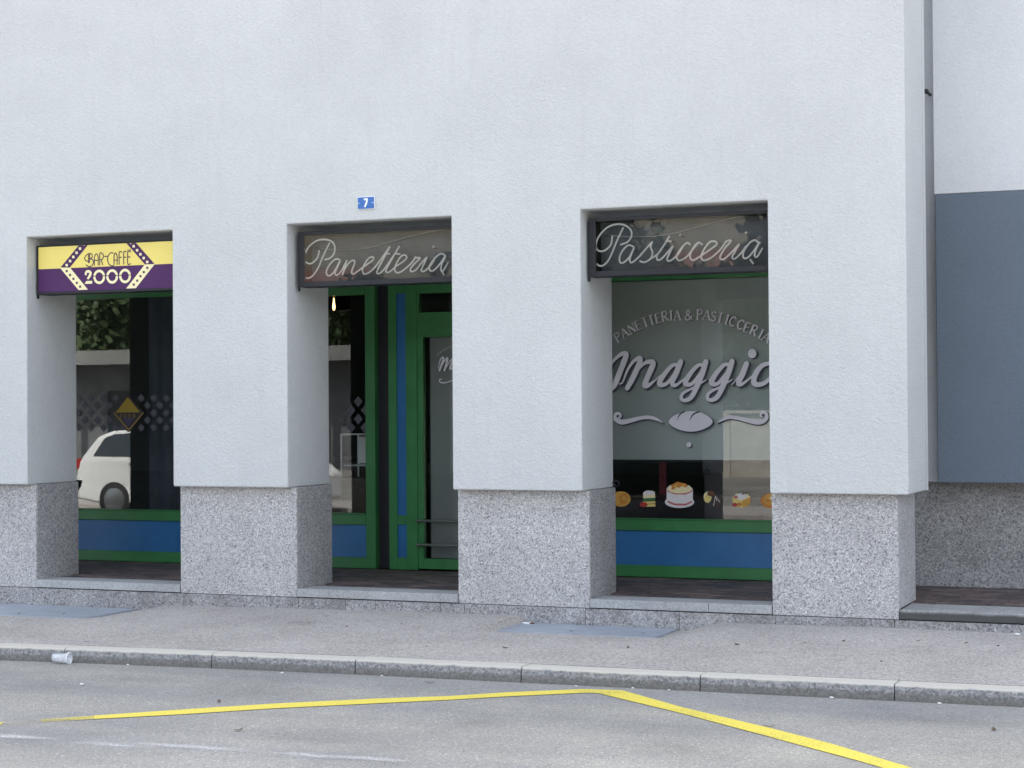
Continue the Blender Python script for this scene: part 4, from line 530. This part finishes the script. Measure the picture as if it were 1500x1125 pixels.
# door with transom
dm = MB(); dl, dr = -7.803, -6.622
dm.box(dl, dl+.06, FY+.006, MP+.06, ZB[0]+.012, 2.62); dm.box(dr-.06, dr, FY+.006, MP+.06, ZB[0]+.012, 2.62)
dm.box(dl+.0605, dr-.0605, FY+.006, MP+.06, ZB[0]+.012, .405); dm.box(dl+.0605, dr-.0605, FY+.006, MP+.06, 2.596, 2.62)
door = dm.build('shop_door', 'green', bld, .004)
MB().box(dl+.061, dr-.061, MP, MP+.008, .4055, 2.5955).build('door_pane', 'glass', door)
MB().box(-7.685, -6.75, MP+.03, MP+.034, .41, 2.59).build('door_blind', 'blind_dk', door)
for z in (.782, .545):
    hb = MB(); hb.tube([(dl+.005, MP-.085, z), (dr-.005, MP-.085, z)], .0135, 12)
    for x in (dl+.03, dr-.03): hb.tube([(x, MP-.085, z), (x, FY+.004, z)], .008, 8)
    hb.build('push_bar', 'metal', door)
tm = MB(); tm.box(dl, dl+.022, FY, MP+.06, 2.6205, 3.2); tm.box(dr-.022, dr, FY, MP+.06, 2.6205, 3.2); tm.box(dl+.0225, dr-.0225, FY, MP+.06, 2.6205, 2.841); tm.box(dl+.0225, dr-.0225, FY, MP+.06, 3.03, 3.2)
tr = tm.build('transom_window', 'green', bld, .003); MB().box(dl+.023, dr-.023, MP, MP+.008, 2.8415, 3.0295).build('transom_pane', 'glass', tr)
# blind and prints of the bakery window
MB().box(a3+.03, b3-.03, MP+.05, MP+.054, 1.392, 3.08).build('roller_blind', 'blind', w3)
MB().box(a3+.03, b3-.03, MP+.044, MP+.060, 1.366, 1.3915).build('blind_bar', 'frame', w3)
YF = MP-.0015
mg = MB()
for i, s in enumerate(MAGGIO): mg.ribbon(s, YF-.0006-.0016*i/len(MAGGIO), 0, -.00001, 0)
for s in MAGGIO_DOT: mg.sheet_xz(s, YF-.0008)
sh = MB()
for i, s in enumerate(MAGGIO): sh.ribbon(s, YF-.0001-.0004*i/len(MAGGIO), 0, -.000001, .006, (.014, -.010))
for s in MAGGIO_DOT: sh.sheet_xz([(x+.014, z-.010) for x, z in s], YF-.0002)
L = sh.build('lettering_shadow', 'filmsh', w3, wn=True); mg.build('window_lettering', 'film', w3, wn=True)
def emblem(name, sheets, ribs, m):
    a = MB(); b = MB(); k = 0
    for s in sheets: cx = sum(q[0] for q in s)/len(s); cz = sum(q[1] for q in s)/len(s); a.sheet_xz(s, YF-.0012); b.sheet_xz([(cx+(x-cx)*1.03+.010, cz+(z-cz)*1.05-.009) for x, z in s], YF-.0004)
    for s in ribs: k += 1; a.ribbon(s, YF-.0012-k*.0002, 0, -.00001); b.ribbon(s, YF-.0002-k*.00006, 0, -.000001, .004, (.009, -.008))
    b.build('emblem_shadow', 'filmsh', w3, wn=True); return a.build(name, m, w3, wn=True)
emblem('bread_emblem', BREAD, [], 'film'); emblem('dot_emblem', MAG_DOT2, [], 'film')
for s in SWIRL: emblem('swirl_emblem', [], [s], 'film')
bc = MB()
for s in BREAD_CUT: bc.ribbon(s, YF-.0018)
bc.build('bread_cut', 'filmsh', w3, wn=True)
GL = {'P': [[(0, 0), (0, 1)], [(0, 1), (.35, 1), (.5, .8), (.4, .55), (0, .5)]], 'A': [[(-.1, 0), (.25, 1)], [(.25, 1), (.6, 0)], [(.05, .35), (.45, .35)]], 'N': [[(0, 0), (0, 1)], [(0, 1), (.6, 0)], [(.6, 0), (.6, 1)]],
 'E': [[(0, 0), (0, 1)], [(0, 1), (.5, 1)], [(0, .52), (.4, .52)], [(0, 0), (.52, 0)]], 'T': [[(.25, 0), (.25, 1)], [(-.05, 1), (.55, 1)]], 'R': [[(0, 0), (0, 1)], [(0, 1), (.38, 1), (.5, .78), (.4, .55), (0, .5)], [(.2, .5), (.6, 0)]],
 'I': [[(.1, 0), (.1, 1)]], 'S': [[(.5, .85), (.3, 1), (.05, .85), (.1, .6), (.45, .4), (.5, .15), (.25, 0), (0, .15)]], 'C': [[(.58, .82), (.35, 1), (.08, .8), (0, .5), (.08, .2), (.35, 0), (.58, .18)]],
 '&': [[(.75, .45), (.45, .05), (.15, .0), (0, .2), (.15, .45), (.45, .7), (.45, .92), (.25, 1), (.12, .85), (.25, .6), (.75, 0)]]}
TH = {'P': (.19, .12), 'A': (.09, .19, .08), 'N': (.09, .19, .09), 'E': (.19, .09, .09, .09), 'T': (.19, .1), 'R': (.19, .12, .18), 'I': (.19,), 'S': (.15,), 'C': (.16,), '&': (.13,)}
SER = {'P': [(0, 0), (0, 1)], 'A': [(-.1, 0), (.6, 0)], 'N': [(0, 0), (.6, 1)], 'E': [], 'T': [(.25, 0)], 'R': [(0, 0), (.6, 0)], 'I': [(.1, 0), (.1, 1)], 'S': [], 'C': [], '&': []}
al = MB(); ash = MB(); H = .088
for n_, (ch, cx, cz, rot) in enumerate(ARC):
    ca, sa = math.cos(rot), math.sin(rot)
    def tf(q, wd): lx, lz = (q[0]-mx)*H, (q[1]-.5)*H; return (cx+lx*ca-lz*sa, cz+lx*sa+lz*ca, wd*H)
    allx = [q[0] for st in GL[ch] for q in st]; mx = (min(allx)+max(allx))/2
    for i, st in enumerate(GL[ch]): P = [tf(q, TH[ch][i]) for q in st]; al.ribbon(P, YF-.0012-.00012*i, 0, -.00001, cap=False); ash.ribbon(P, YF-.0003-.00004*i, 0, -.000001, .001, (.005, -.005), False)
    for i, q in enumerate(SER[ch]): al.ribbon([tf((q[0]-.14, q[1]), .07), tf((q[0]+.14, q[1]), .07)], YF-.0018-.0001*i, 0, 0, cap=False)
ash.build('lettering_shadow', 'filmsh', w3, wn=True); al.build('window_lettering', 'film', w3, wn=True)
def sticker(name, items, parent, label=None):
    mats = []; m = MB()
    for i, (mt, poly) in enumerate(items):
        if mt not in mats: mats.append(mt)
        m.sheet_xz(poly, YF-.0004-.00035*i, mats.index(mt))
    o = m.build(name, mats, parent, wn=True)
    if label: o['label'] = label
sticker('cake_sticker', PASTRY_BUN, w3, 'picture of a round golden bun'); sticker('cake_sticker', PASTRY_SLICE, w3, 'picture of a layered cream slice'); sticker('cake_sticker', PASTRY_CAKE, w3, 'picture of a large white iced cake with fruit on top')
sticker('cake_sticker', PASTRY_BALL, w3, 'picture of chocolate pralines'); sticker('cake_sticker', PASTRY_SQUARE, w3, 'picture of a square sponge cake'); sticker('cake_sticker', PASTRY_TART, w3, 'picture of a round tart')
# door prints
dp = MB()
for i, s in enumerate(MAG_SMALL+ARC_SMALL): dp.ribbon(s, YF-.0006-.00015*i, 0, -.00001)
dp.build('door_lettering', 'film', door, wn=True)
# bar window lozenges and emblem
for i, (x, z) in enumerate(LOZ):
    if x < a1+.05: continue
    MB().sheet_xz([(x-.043, z), (x, z-.043), (x+.043, z), (x, z+.043)], YF-.0004).build('frosted_lozenge', 'frost', w1, wn=True)
for x, z in LOZ2: MB().sheet_xz([(x-.05, z), (x, z-.055), (x+.05, z), (x, z+.055)], YF-.0004).build('frosted_lozenge', 'frost', w2, wn=True)
lg = MB(); lg.sheet_xz(LOGO_DARK[0], YF-.0006, 0); lg.sheet_xz(LOGO_TOP[0], YF-.0012, 1); lg.sheet_xz(LOGO_PURPLE[0], YF-.0012, 2)
for i, s in enumerate(LOGO_V): lg.ribbon(s, YF-.0014-.0003*i, 3, 0)
for i, s in enumerate(LOGO_2000): lg.ribbon(s, YF-.0022-.0001*i, 3, -.00001)
lg.build('diamond_emblem', ['logod', 'logo', 'logop', 'logog'], w1, wn=True)

# ------------------------------------------------------------------ sign boxes hung in the openings
def sign_box(name, x0, x1, z0, z1, label, group, border, neon=None):
    br = .022
    r = empty(name, ((x0+x1)/2, .13, z0), label, 'sign', group); bl, bb, bt = border
    fr = MB(); y0, y1 = .128, .33
    fr.box(x0, x0+bl, y0, y1, z0, z1); fr.box(x1-br, x1, y0, y1, z0, z1); fr.box(x0+bl+.0005, x1-br-.0005, y0, y1, z0, z0+bb); fr.box(x0+bl+.0005, x1-br-.0005, y0, y1, z1-bt, z1)
    fr.build('sign_frame', 'frame', r, .003)
    MB().box(x0+bl, x1-br, .27, .31, z0+bb, z1-bt).build('back_panel', 'back' if neon else 'frame', r)
    MB().box(x0-.014, x0-.003, .150, .175, z0-.035, z1-.03).build('hanging_bracket', 'iron', r)
    if neon:
        MB().box(x0+bl+.001, x1-br-.001, .133, .137, z0+bb+.001, z1-bt-.001).build('acrylic_front', 'acryl', r)
        nm = MB(); pm = MB()
        for i, s in enumerate(neon):
            P = spline(s, 5); nm.tube([(q[0], .158+.004*math.sin(i*2.1), q[1]) for q in P], .0078, 8)
            q = P[len(P)//2]; pm.tube([(q[0], .166, q[1]), (q[0], .272, q[1])], .004, 6)
        nm.build('neon_lettering', 'neon', r); pm.build('tube_support', 'neonbk', r)
        cb = MB(); cb.tube([(x0+.1+(x1-x0-.2)*t, .255, z0+.36-.05*math.sin(t*5)+.06*t) for t in [k/24 for k in range(25)]], .005, 6); cb.build('cable', 'metal', r)
    return r
s1 = sign_box('bar_sign', -10.868, -9.285, 3.000, 3.468, 'yellow and purple sign reading BAR-CAFFË 2000 hung in the left opening', None, (.022, .022, .014))
zd = sum(q[1] for q in CAFFE_DIV[0])/2; sx0, sx1 = -10.845, -9.308
MB().box(sx0, sx1, .1305, .150, zd, 3.453).build('yellow_field', 'y_print', s1); MB().box(sx0, sx1, .1305, .150, 3.023, zd-.0005).build('purple_field', 'p_print', s1)
yy = .1300
clampz = lambda P: [(x, min(3.4525, max(3.0235, z))) for x, z in P]
for band, mt, sq, sm_ in [(CAFFE_BANDP[k], 'p_print', [s for s in CAFFE_SQL if (s[0][0] < -10.1) == (k == 0)], 'cream_p') for k in (0, 1)]+[(CAFFE_BANDY[k], 'cream_p', [s for s in CAFFE_SQD if (s[0][0] < -10.1) == (k == 0)], 'brown_p') for k in (0, 1)]:
    m = MB(); m.sheet_xz(clampz(band), yy-.0006); bo = m.build('film_strip_band', mt, s1, wn=True)
    for s in sq: MB().sheet_xz(clampz(s), yy-.0012).build('band_square', sm_, bo, wn=True)
m = MB()
for i, s in enumerate(CAFFE_THIN): m.ribbon([(q[0], q[1], .0105) for q in s], yy-.0006-.0001*i, 0, -.00001)
m.build('sign_lettering', 'brown_p', s1, wn=True)
m = MB()
for i, s in enumerate(CAFFE_TWO+CAFFE_ZERO): m.ribbon(s, yy-.0006-.0001*i, 0, -.00001, cap=False)
m.sheet_xz(CAFFE_TWOBAR[0], yy-.0012, 0); m.sheet_xz(CAFFE_SLIT[0], yy-.0030, 1)
m.build('sign_lettering', ['cream_p', 'p_print'], s1, wn=True)
sign_box('bakery_sign', -8.032, -6.49, 2.985, 3.478, 'dark glass fronted sign with unlit neon script reading Panetteria, in the middle opening', 'neon script shop signs', (.065, .045, .03), NEON_PAN)
sign_box('bakery_sign', -5.262, -3.71, 2.985, 3.478, 'dark glass fronted sign with unlit neon script reading Pasticceria, in the right opening', 'neon script shop signs', (.06, .045, .03), NEON_PAS)
# house number plate
np_ = empty('house_number_plate', (-7.277, 0, 3.63), 'small blue enamel plate with white number 7 above the middle opening', 'house number')
MB().box(-7.362, -7.192, -.014, -.002, 3.634, 3.747).build('plate_border', 'enamw', np_, .003); MB().box(-7.356, -7.197, -.0165, -.0142, 3.640, 3.741).build('plate_face', 'enam', np_)
d7 = MB(); d7.ribbon([(-7.295, 3.722, .016), (-7.258, 3.724, .016)], -.0175, 0, 0, cap=False, sub=1); d7.ribbon([(-7.262, 3.727, .016), (-7.270, 3.690, .017), (-7.287, 3.655, .017)], -.0180, 0, 0, cap=False); d7.build('numeral', 'enamw', np_, wn=True)
for x in (-7.345, -7.209): MB().lathe([(0, -.0195), (.004, -.0195), (.005, -.0165)], (x, 0, 3.69), 'y', 10).build('screw', 'enamw', np_)

# ------------------------------------------------------------------ cellar hatches in the pavement
for (x0, x1, yf, z), lab in zip(HATCH, ('blue grey steel cellar hatch sunk in the pavement before the bar opening', 'blue grey steel cellar hatch sunk in the pavement before the bakery window opening')):
    r = empty('cellar_hatch', ((x0+x1)/2, (yf+.09)/2, z), lab, 'hatch', 'steel cellar hatches in the pavement'); xm = (x0+x1)/2
    fr = MB()
    for q in ((x0, x1, yf, yf+.03), (x0, x1, .062, .092), (x0, x0+.03, yf+.0305, .0615), (x1-.03, x1, yf+.0305, .0615)): fr.box(q[0], q[1], q[2], q[3], z-.05, z+.003)
    fr.build('hatch_frame', 'steel', r)
    for a, b in ((x0+.033, xm-.002), (xm+.002, x1-.033)): MB().box(a, b, yf+.033, .059, z-.01, z+.001).build('hatch_leaf', 'steel', r)
# ------------------------------------------------------------------ cup and litter
cx, cy = CUP[0]; cy = kfy(cx)-.06
cp = empty('plastic_cup', (cx, cy, 0), 'clear plastic cup lying on its side in the gutter against the kerb', 'cup')
ang = R_(6); Rm = Matrix.Translation((cx, cy, .043)) @ Matrix.Rotation(ang, 4, 'Z')
b = MB(); b.lathe([(0, -.075), (.027, -.075), (.029, -.07), (.0405, .055), (.0445, .056), (.0445, .061), (.0395, .0605), (.028, -.068), (0, -.070)], (0, 0, 0), 'x', 28); b.v = [tuple(Rm @ Vector(v)) for v in b.v]; b.build('cup_body', 'cup', cp)
b = MB(); b.lathe([(.0445, .056), (.047, .058), (.047, .062), (.0445, .0635)], (0, 0, 0), 'x', 28); b.v = [tuple(Rm @ Vector(v)) for v in b.v]; b.build('cup_rim', 'enamw', cp)
def zone(x):
    for a, t in ((-10.9, 'at the far left'), (-9.3, 'below the bar opening'), (-8.0, 'below the pillar beside the bar opening'), (-7.2, 'below the narrow window'), (-6.4, 'below the shop door'), (-5.3, 'below the pillar left of the bakery window'),
        (-4.5, 'below the left half of the bakery window'), (-3.6, 'below the right half of the bakery window'), (-2.7, 'below the right corner pillar'), (-2.1, 'just right of the corner pillar')):
        if x < a: return t
    return 'at the far right edge'
def depth(x, y):
    k = kfy(x)+KW; t = (y-k)/(.1-k); return 'close to the wall' if t > .75 else 'midway across' if t > .35 else 'close to the kerb'
def crumple(name, x, y, z, s, m, label, cat, group, flat=.5):
    bm = bmesh.new(); bmesh.ops.create_icosphere(bm, subdivisions=2, radius=s); k = MB(); sd = random.random()*99
    for v in bm.verts:
        d = 1+.55*noise.noise(v.co*2.2/s+Vector((sd, 0, 0))); v.co *= d; v.co.z *= flat
    mz = min(v.co.z for v in bm.verts); vs = [(x+v.co.x*1.3, y+v.co.y, z+v.co.z-mz-.001) for v in bm.verts]; k.add(vs, [[v.index for v in f.verts] for f in bm.faces]); bm.free()
    tag(k.build(name, m, loc=(x, y, z)), label, cat, group)
for i, (x, y) in enumerate(SCRAPS):
    y = min(y, kfy(x)-.03); crumple('paper_scrap', x, y, .004, random.uniform(.006, .012), 'paper', 'tiny white paper scrap in the gutter, '+zone(x), 'litter', 'paper scraps in the gutter')
x, y = PAPER[0]; y = min(y, .03); crumple('paper_scrap', -1.78, -.02, pz(-1.78, -.02), .017, 'paper', 'crumpled white paper on the pavement under the dark stained ledge', 'litter', None)
def leaf(x, y, z, s, m, name, label, cat, group):
    a = random.random()*6.28; k = MB(); vs = []; fs = []; n = 6
    for i in range(n+1):
        t = i/n; wd = .42*s*math.sin(math.pi*min(1, t*.95+.03)); hh = .25*s*(t-.5)**2*4
        for q, dz in ((-wd, .12*s), (0, 0), (wd, .12*s)):
            lx, ly = (t-.5)*2*s, q; vs.append((x+lx*math.cos(a)-ly*math.sin(a), y+lx*math.sin(a)+ly*math.cos(a), z+hh+dz*.6+.002))
    for i in range(n):
        for q in (0, 1): fs.append((3*i+q, 3*i+q+1, 3*i+q+4, 3*i+q+3))
    k.add(vs, fs, 0, True); tag(k.build(name, m, loc=(x, y, z), wn=True), label, cat, group)
for x, y in LEAVES: leaf(x, y, .004, .032, 'leaf', 'dry_leaf', 'curled brown dry leaf on the road, '+zone(x), 'leaf', 'dry leaves on the road')
for x, y in DARKBITS: leaf(x, min(y, .04), pz(x, min(y, .04)), random.uniform(.016, .03), 'bit', 'dark_leaf', 'dark leaf on pavement '+depth(x, y)+', '+zone(x), 'leaf', 'dark leaves on the pavement')
for x, y in HATCHBITS:
    h = HATCH[0] if x < -8 else HATCH[1]; leaf(x, max(h[2]+.05, min(y, .02)), h[3]+.003, .02, 'bit', 'dark_leaf', 'small dark leaf on the '+('left' if x < -8 else 'right')+' steel hatch, '+zone(x), 'leaf', 'dark leaves on the hatches')
px_, py_ = -5.80, .045
pk = empty('cigarette_packet', (px_, py_, pz(px_, py_)), 'small crushed white and brown packet at the pillar foot by the steel hatch', 'litter')
b = MB(); zz = pz(px_, py_)+.002; b.box(px_-.045, px_+.02, py_-.02, py_+.02, zz, zz+.022); b.build('packet_body', 'paper', pk, .003); b = MB(); b.box(px_+.0205, px_+.05, py_-.02, py_+.02, zz, zz+.021); b.build('packet_lid', 'brown', pk, .003)
# ------------------------------------------------------------------ inside the shops
def pendant(x, y, zb, label):
    r = empty('pendant_lamp', (x, y, ZT+.04), label, 'lamp', 'pendant lamps inside the bar')
    b = MB(); b.tube([(x, y, ZT+.04), (x, y, zb+.12)], .004, 6); b.build('cord', 'iron', r)
    b = MB(); b.lathe([(.012, .16), (.016, .09), (.012, .085)], (x, y, zb), 'z', 14); b.build('lamp_holder', 'iron', r)
    b = MB(); b.lathe([(0, -.05), (.010, -.045), (.016, -.02), (.014, .01), (.008, .05), (.006, .085)], (x, y, zb), 'z', 14); b.build('bulb', 'bulb', r)
pendant(BULB[0], BULB[1], BULB[2], 'hanging lamp with a bare warm lit bulb behind the narrow window')
ct = empty('bar_counter', (-9.0, 3.6, ZL), 'dark bar counter standing inside behind the narrow window', 'counter')
MB().box(-9.55, -7.4, 3.5, 4.0, ZL-.02, 1.32).build('counter_front', 'wood', ct, .006); MB().box(-9.6, -7.35, 3.44, 4.04, 1.3205, 1.36).build('counter_top', 'frame', ct, .006)
dc = empty('display_case', (-8.55, 2.75, 0), 'pale glass display case standing inside the narrow window', 'display case')
MB().box(-8.86, -8.40, 2.50, 2.90, ZL-.02, 1.18).build('case_base', 'wood', dc, .005)
part_boxes('case_frame', 'enamw', dc, [(-8.86, -8.845, 2.5, 2.515, 1.1805, 1.62), (-8.415, -8.40, 2.5, 2.515, 1.1805, 1.62), (-8.86, -8.845, 2.885, 2.9, 1.1805, 1.62), (-8.415, -8.40, 2.885, 2.9, 1.1805, 1.62), (-8.86, -8.40, 2.5, 2.9, 1.6205, 1.635)], 0)
MB().box(-8.84, -8.42, 2.53, 2.87, 1.30, 1.31).build('case_shelf', 'enamw', dc); MB().box(-8.83, -8.43, 2.86, 2.87, 1.32, 1.6).build('case_back', 'enamw', dc)
cu = MB(); vs = []; n = 90
for i in range(n+1): x = -11.35+1.55*i/n; y = 2.75+.035*math.sin(i*.75)+.012*math.sin(i*2.1+1); vs += [(x, y, .45), (x, y, 3.35)]
cu.add(vs, [(2*i, 2*i+2, 2*i+3, 2*i+1) for i in range(n)], 0, True); tag(cu.build('curtain', paint('curtain_cloth', (.10, .12, .16), .9, .2, 3), wn=True), 'dark blue grey pleated curtain hanging inside the bar window', 'curtain')
dc3 = empty('display_counter', (-4.7, 2.75, ZL), 'dark display counter inside the bakery window below the blind', 'counter')
MB().box(-6.0, -3.3, 2.62, 3.1, ZL-.02, 1.0).build('counter_front', paint('counter_violet', (.05, .04, .055), .5, .15, 3), dc3, .005); MB().box(-6.03, -3.27, 2.58, 3.12, 1.0005, 1.04).build('counter_top', 'wood', dc3, .004)
MB().box(-5.47, -5.40, 2.66, 2.70, 1.0405, 1.42).build('counter_post', paint('red_post', (.25, .02, .04), .5, .1), dc3)
def stool(x, y, label):
    r = empty('bar_stool', (x, y, ZL), label, 'stool', None); z0 = ZL-.003
    b = MB(); b.lathe([(0, 0), (.2, 0), (.2, .012), (.05, .03), (.03, .05), (0, .05)], (x, y, z0), 'z', 24); b.build('base', 'metal', r)
    b = MB(); b.tube([(x, y, z0+.045), (x, y, z0+.66)], .025, 12); b.build('stem', 'metal', r)
    b = MB(); b.lathe([(0, .64), (.08, .65), (.15, .69), (.19, .75), (.205, .82), (.19, .82), (.17, .76), (.12, .72), (0, .70)], (x, y, z0), 'z', 24); b.build('seat', 'tyre', r)
    b = MB(); b.tube([(x+.13*math.cos(t), y+.13*math.sin(t), z0+.3) for t in [2*math.pi*k/20 for k in range(21)]], .009, 6); b.build('foot_ring', 'metal', r)
stool(-12.55, 1.45, 'black bucket stool with a steel stem standing in the arcade behind the left pillar')

# ------------------------------------------------------------------ across the street (what the windows mirror)
MB().box(-90, 60, -12.8, -10.305, -.05, .12).build('pavement', 'pave')['kind'] = 'structure'
MB().box(-90, 60, -30, -12.85, -.05, .06).build('verge', 'verge')['kind'] = 'structure'
gw = empty('garden_wall', (10, -27, 0), 'long pale garden wall across the street', 'wall'); MB().box(-20.5, 40, -27.2, -26.9, 0, 1.7).build('wall_face', 'conc', gw); MB().box(-20.6, 40, -27.28, -26.82, 1.705, 1.78).build('coping', 'conc', gw)
for k in range(8): MB().box(-20+7*k, -19.7+7*k, -26.89, -26.8, 0, 1.7).build('wall_pier', 'conc', gw)
sd2 = empty('street_shed', (-34, -33, 0), 'low dark grey shed with a pale flat roof across the street', 'shed')
MB().box(-48, -22.5, -36, -31, 0, 3.3).build('wall', 'shedw', sd2); MB().box(-48.6, -22, -36.4, -29.6, 3.302, 3.75).build('roof', 'shedr', sd2)
for k in range(9): MB().box(-47.5+3.05*k, -47.25+3.05*k, -30.1, -29.85, .05, 3.3).build('post', 'shedr', sd2)
for k in range(8): MB().box(-46.6+3.05*k, -45.2+3.05*k, -30.998, -30.95, .05, 2.5).build('door', 'cargl', sd2)
# sunlit car
car = empty('parked_car', (-17.25, -9.2, 0), 'white estate car parked at the far kerb across the street', 'car'); ox = -19.45
prof = [(0, .35), (.02, .7), (.1, 1.0), (.45, 1.42), (.75, 1.53), (1.6, 1.58), (2.3, 1.55), (2.75, 1.40), (3.25, 1.06), (4.2, .92), (4.4, .75), (4.42, .35), (3.95, .26), (.5, .26)]
b = MB(); n = len(prof); vs = []
for yy_, ins in ((-10.08, .07), (-10.02, 0), (-8.38, 0), (-8.32, .07)):
    for x, z in prof: vs.append((ox+2.2+(x-2.2)*(1-ins*.35), yy_+(0 if z < 1.06 else (.10 if yy_ < -9.2 else -.10)*((z-1.06)/.5)), .9+(z-.9)*(1-ins*.5)))
fs = [tuple(range(n)), tuple(range(4*n-1, 3*n-1, -1))]+[(r*n+i, r*n+(i+1) % n, (r+1)*n+(i+1) % n, (r+1)*n+i) for r in range(3) for i in range(n)]
b.add(vs, fs); b.build('body', 'carw', car, .03, 2)
for sy, y_, t in ((1, -8.335, -.085), (-1, -10.065, .085)):
    for poly in ([(.42, 1.10), (.62, 1.40), (.82, 1.47), (1.28, 1.50), (1.28, 1.08)], [(1.36, 1.08), (1.36, 1.50), (2.28, 1.48), (2.28, 1.06)], [(2.36, 1.06), (2.36, 1.46), (2.66, 1.36), (3.05, 1.06)]):
        w_ = MB(); k = len(poly); f0 = [(ox+x, y_+t*((z-1.06)/.5)+sy*.012, z) for x, z in poly]; f1 = [(x, y-sy*.04, z) for x, y, z in f0]
        w_.add(f0+f1, [tuple(range(k)), tuple(range(2*k-1, k-1, -1))]+[(i, (i+1) % k, k+(i+1) % k, k+i) for i in range(k)]); w_.build('window', 'cargl', car)
    for x in (1.15, 2.15): MB().box(ox+x, ox+x+.2, y_-.012 if sy < 0 else y_-.01, y_+.02 if sy > 0 else y_+.01, .93, .965).build('door_handle', 'metal', car)
    MB().box(ox+.02, ox+.2, min(y_, y_-sy*.25), max(y_, y_-sy*.25)+.0, .86, 1.04).build('tail_light', 'lamp', car)
    for x in (.85, 3.5):
        wh = MB(); wh.lathe([(.0, -.11), (.30, -.11), (.33, -.08), (.33, .08), (.30, .11), (0, .11)], (ox+x, y_-sy*.09, .33), 'y', 24); wo_ = wh.build('wheel', 'tyre', car)
        rm = MB(); rm.lathe([(0, -.116), (.2, -.114), (.22, -.1)] if sy < 0 else [(0, .116), (.2, .114), (.22, .1)], (ox+x, y_-sy*.09, .33), 'y', 20); rm.build('rim', 'metal', wo_)
# trees
def tree_mesh(seed, h):
    rnd = random.Random(seed); t = MB(); t.tube([(0, 0, 0), (.05, .03, h*.3), (.0, -.05, h*.55), (.1, 0, h*.8)], [.16, .12, .09, .03], 8)
    for k in range(5): a = rnd.random()*6.28; t.tube([(0, 0, h*(.3+.08*k)), (math.cos(a)*h*.15, math.sin(a)*h*.15, h*(.45+.08*k)), (math.cos(a)*h*.25, math.sin(a)*h*.25, h*(.52+.08*k))], [.06, .04, .02], 6)
    c = MB(); cl = [(rnd.uniform(-.25, .25)*h, rnd.uniform(-.25, .25)*h, h*rnd.uniform(.4, .9), h*rnd.uniform(.1, .19)) for _ in range(26)]
    for x, y, z, r in cl:
        for _ in range(320):
            d = Vector((rnd.gauss(0, 1), rnd.gauss(0, 1), rnd.gauss(0, 1))).normalized()*r*rnd.uniform(.55, 1.05); q = Vector((x, y, z))+d; s = rnd.uniform(.045, .10)*h/5
            u = Vector((rnd.gauss(0, 1), rnd.gauss(0, 1), rnd.gauss(0, 1))).normalized(); v = u.orthogonal().normalized(); c.add([q-u*s-v*s*.6, q+u*s-v*s*.6, q+u*s+v*s*.6, q-u*s+v*s*.6], [(0, 1, 2, 3)])
    return t, c
protos = []
for sd_, h in ((1, 6.5), (2, 5.2), (3, 7.5)):
    t, c = tree_mesh(sd_, h); to = t.build('trunk', 'bark', loc=(0, 0, 0)); co_ = c.build('crown', 'leaves', loc=(0, 0, 0), wn=True); protos.append((to, co_))
rnd = random.Random(5); first = [True]*3
for i in range(36):
    k = i % 3; x = -68+i*2.8+rnd.uniform(-1, 1); y = (-38.5 if x < -19 else -33)-rnd.uniform(0, 7)
    r = empty('street_tree', (x, y, 0), 'bushy green tree standing across the street beyond the wall and shed', 'tree', 'trees behind the garden wall'); r.rotation_euler = (0, 0, rnd.random()*6.28); r.scale = (rnd.uniform(.8, 1.15),)*3
    for o in protos[k]:
        q = o if first[k] else o.copy()
        if not first[k]: C.objects.link(q)
        q.parent = r; q.location = (0, 0, 0)
    first[k] = False
# hillside with a few houses
hm = MB(); NXh, NYh = 60, 14; vs = []
for i in range(NXh+1):
    for j in range(NYh+1):
        x = -420+13*i; y = -95-22*j; vs.append((x, y, -1+52*sm(j/9)*(.75+.5*noise.noise(Vector((x*.008, y*.008, 3))))+3*noise.noise(Vector((x*.03, y*.03, 0)))))
hm.add(vs, [(i*(NYh+1)+j, i*(NYh+1)+j+1, (i+1)*(NYh+1)+j+1, (i+1)*(NYh+1)+j) for i in range(NXh) for j in range(NYh)], 0, True); tag(hm.build('hillside', 'hill'), kind='structure')
for i, (x, y, wd, h) in enumerate(((-62, -92, 16, 8), (-34, -100, 12, 9), (-15, -88, 14, 7), (-95, -98, 18, 10), (-120, -84, 14, 8))):
    h_ = empty('hill_house', (x, y, 0), ('wide cream house', 'narrow tall cream house', 'low cream house', 'large cream house', 'far left cream house')[i]+' with clay roof at the foot of the hill', 'house', 'houses at the foot of the hill')
    MB().box(x-wd/2, x+wd/2, y-5, y+5, 0, h).build('wall', 'house', h_)
    b = MB(); b.add([(x-wd/2-.5, y-5.5, h+.02), (x+wd/2+.5, y-5.5, h+.02), (x+wd/2+.5, y+5.5, h+.02), (x-wd/2-.5, y+5.5, h+.02), (x-wd/2-.5, y, h+3), (x+wd/2+.5, y, h+3)], [(0, 3, 2, 1), (0, 1, 5, 4), (2, 3, 4, 5), (3, 0, 4), (1, 2, 5)]); b.build('roof', 'roof', h_)
    for fl in range(2):
        for c in range(4): MB().box(x-wd/2+wd*(c+.3)/4, x-wd/2+wd*(c+.65)/4, y+5.001, y+5.06, 1+fl*3, 2.6+fl*3).build('window', 'cargl', h_)
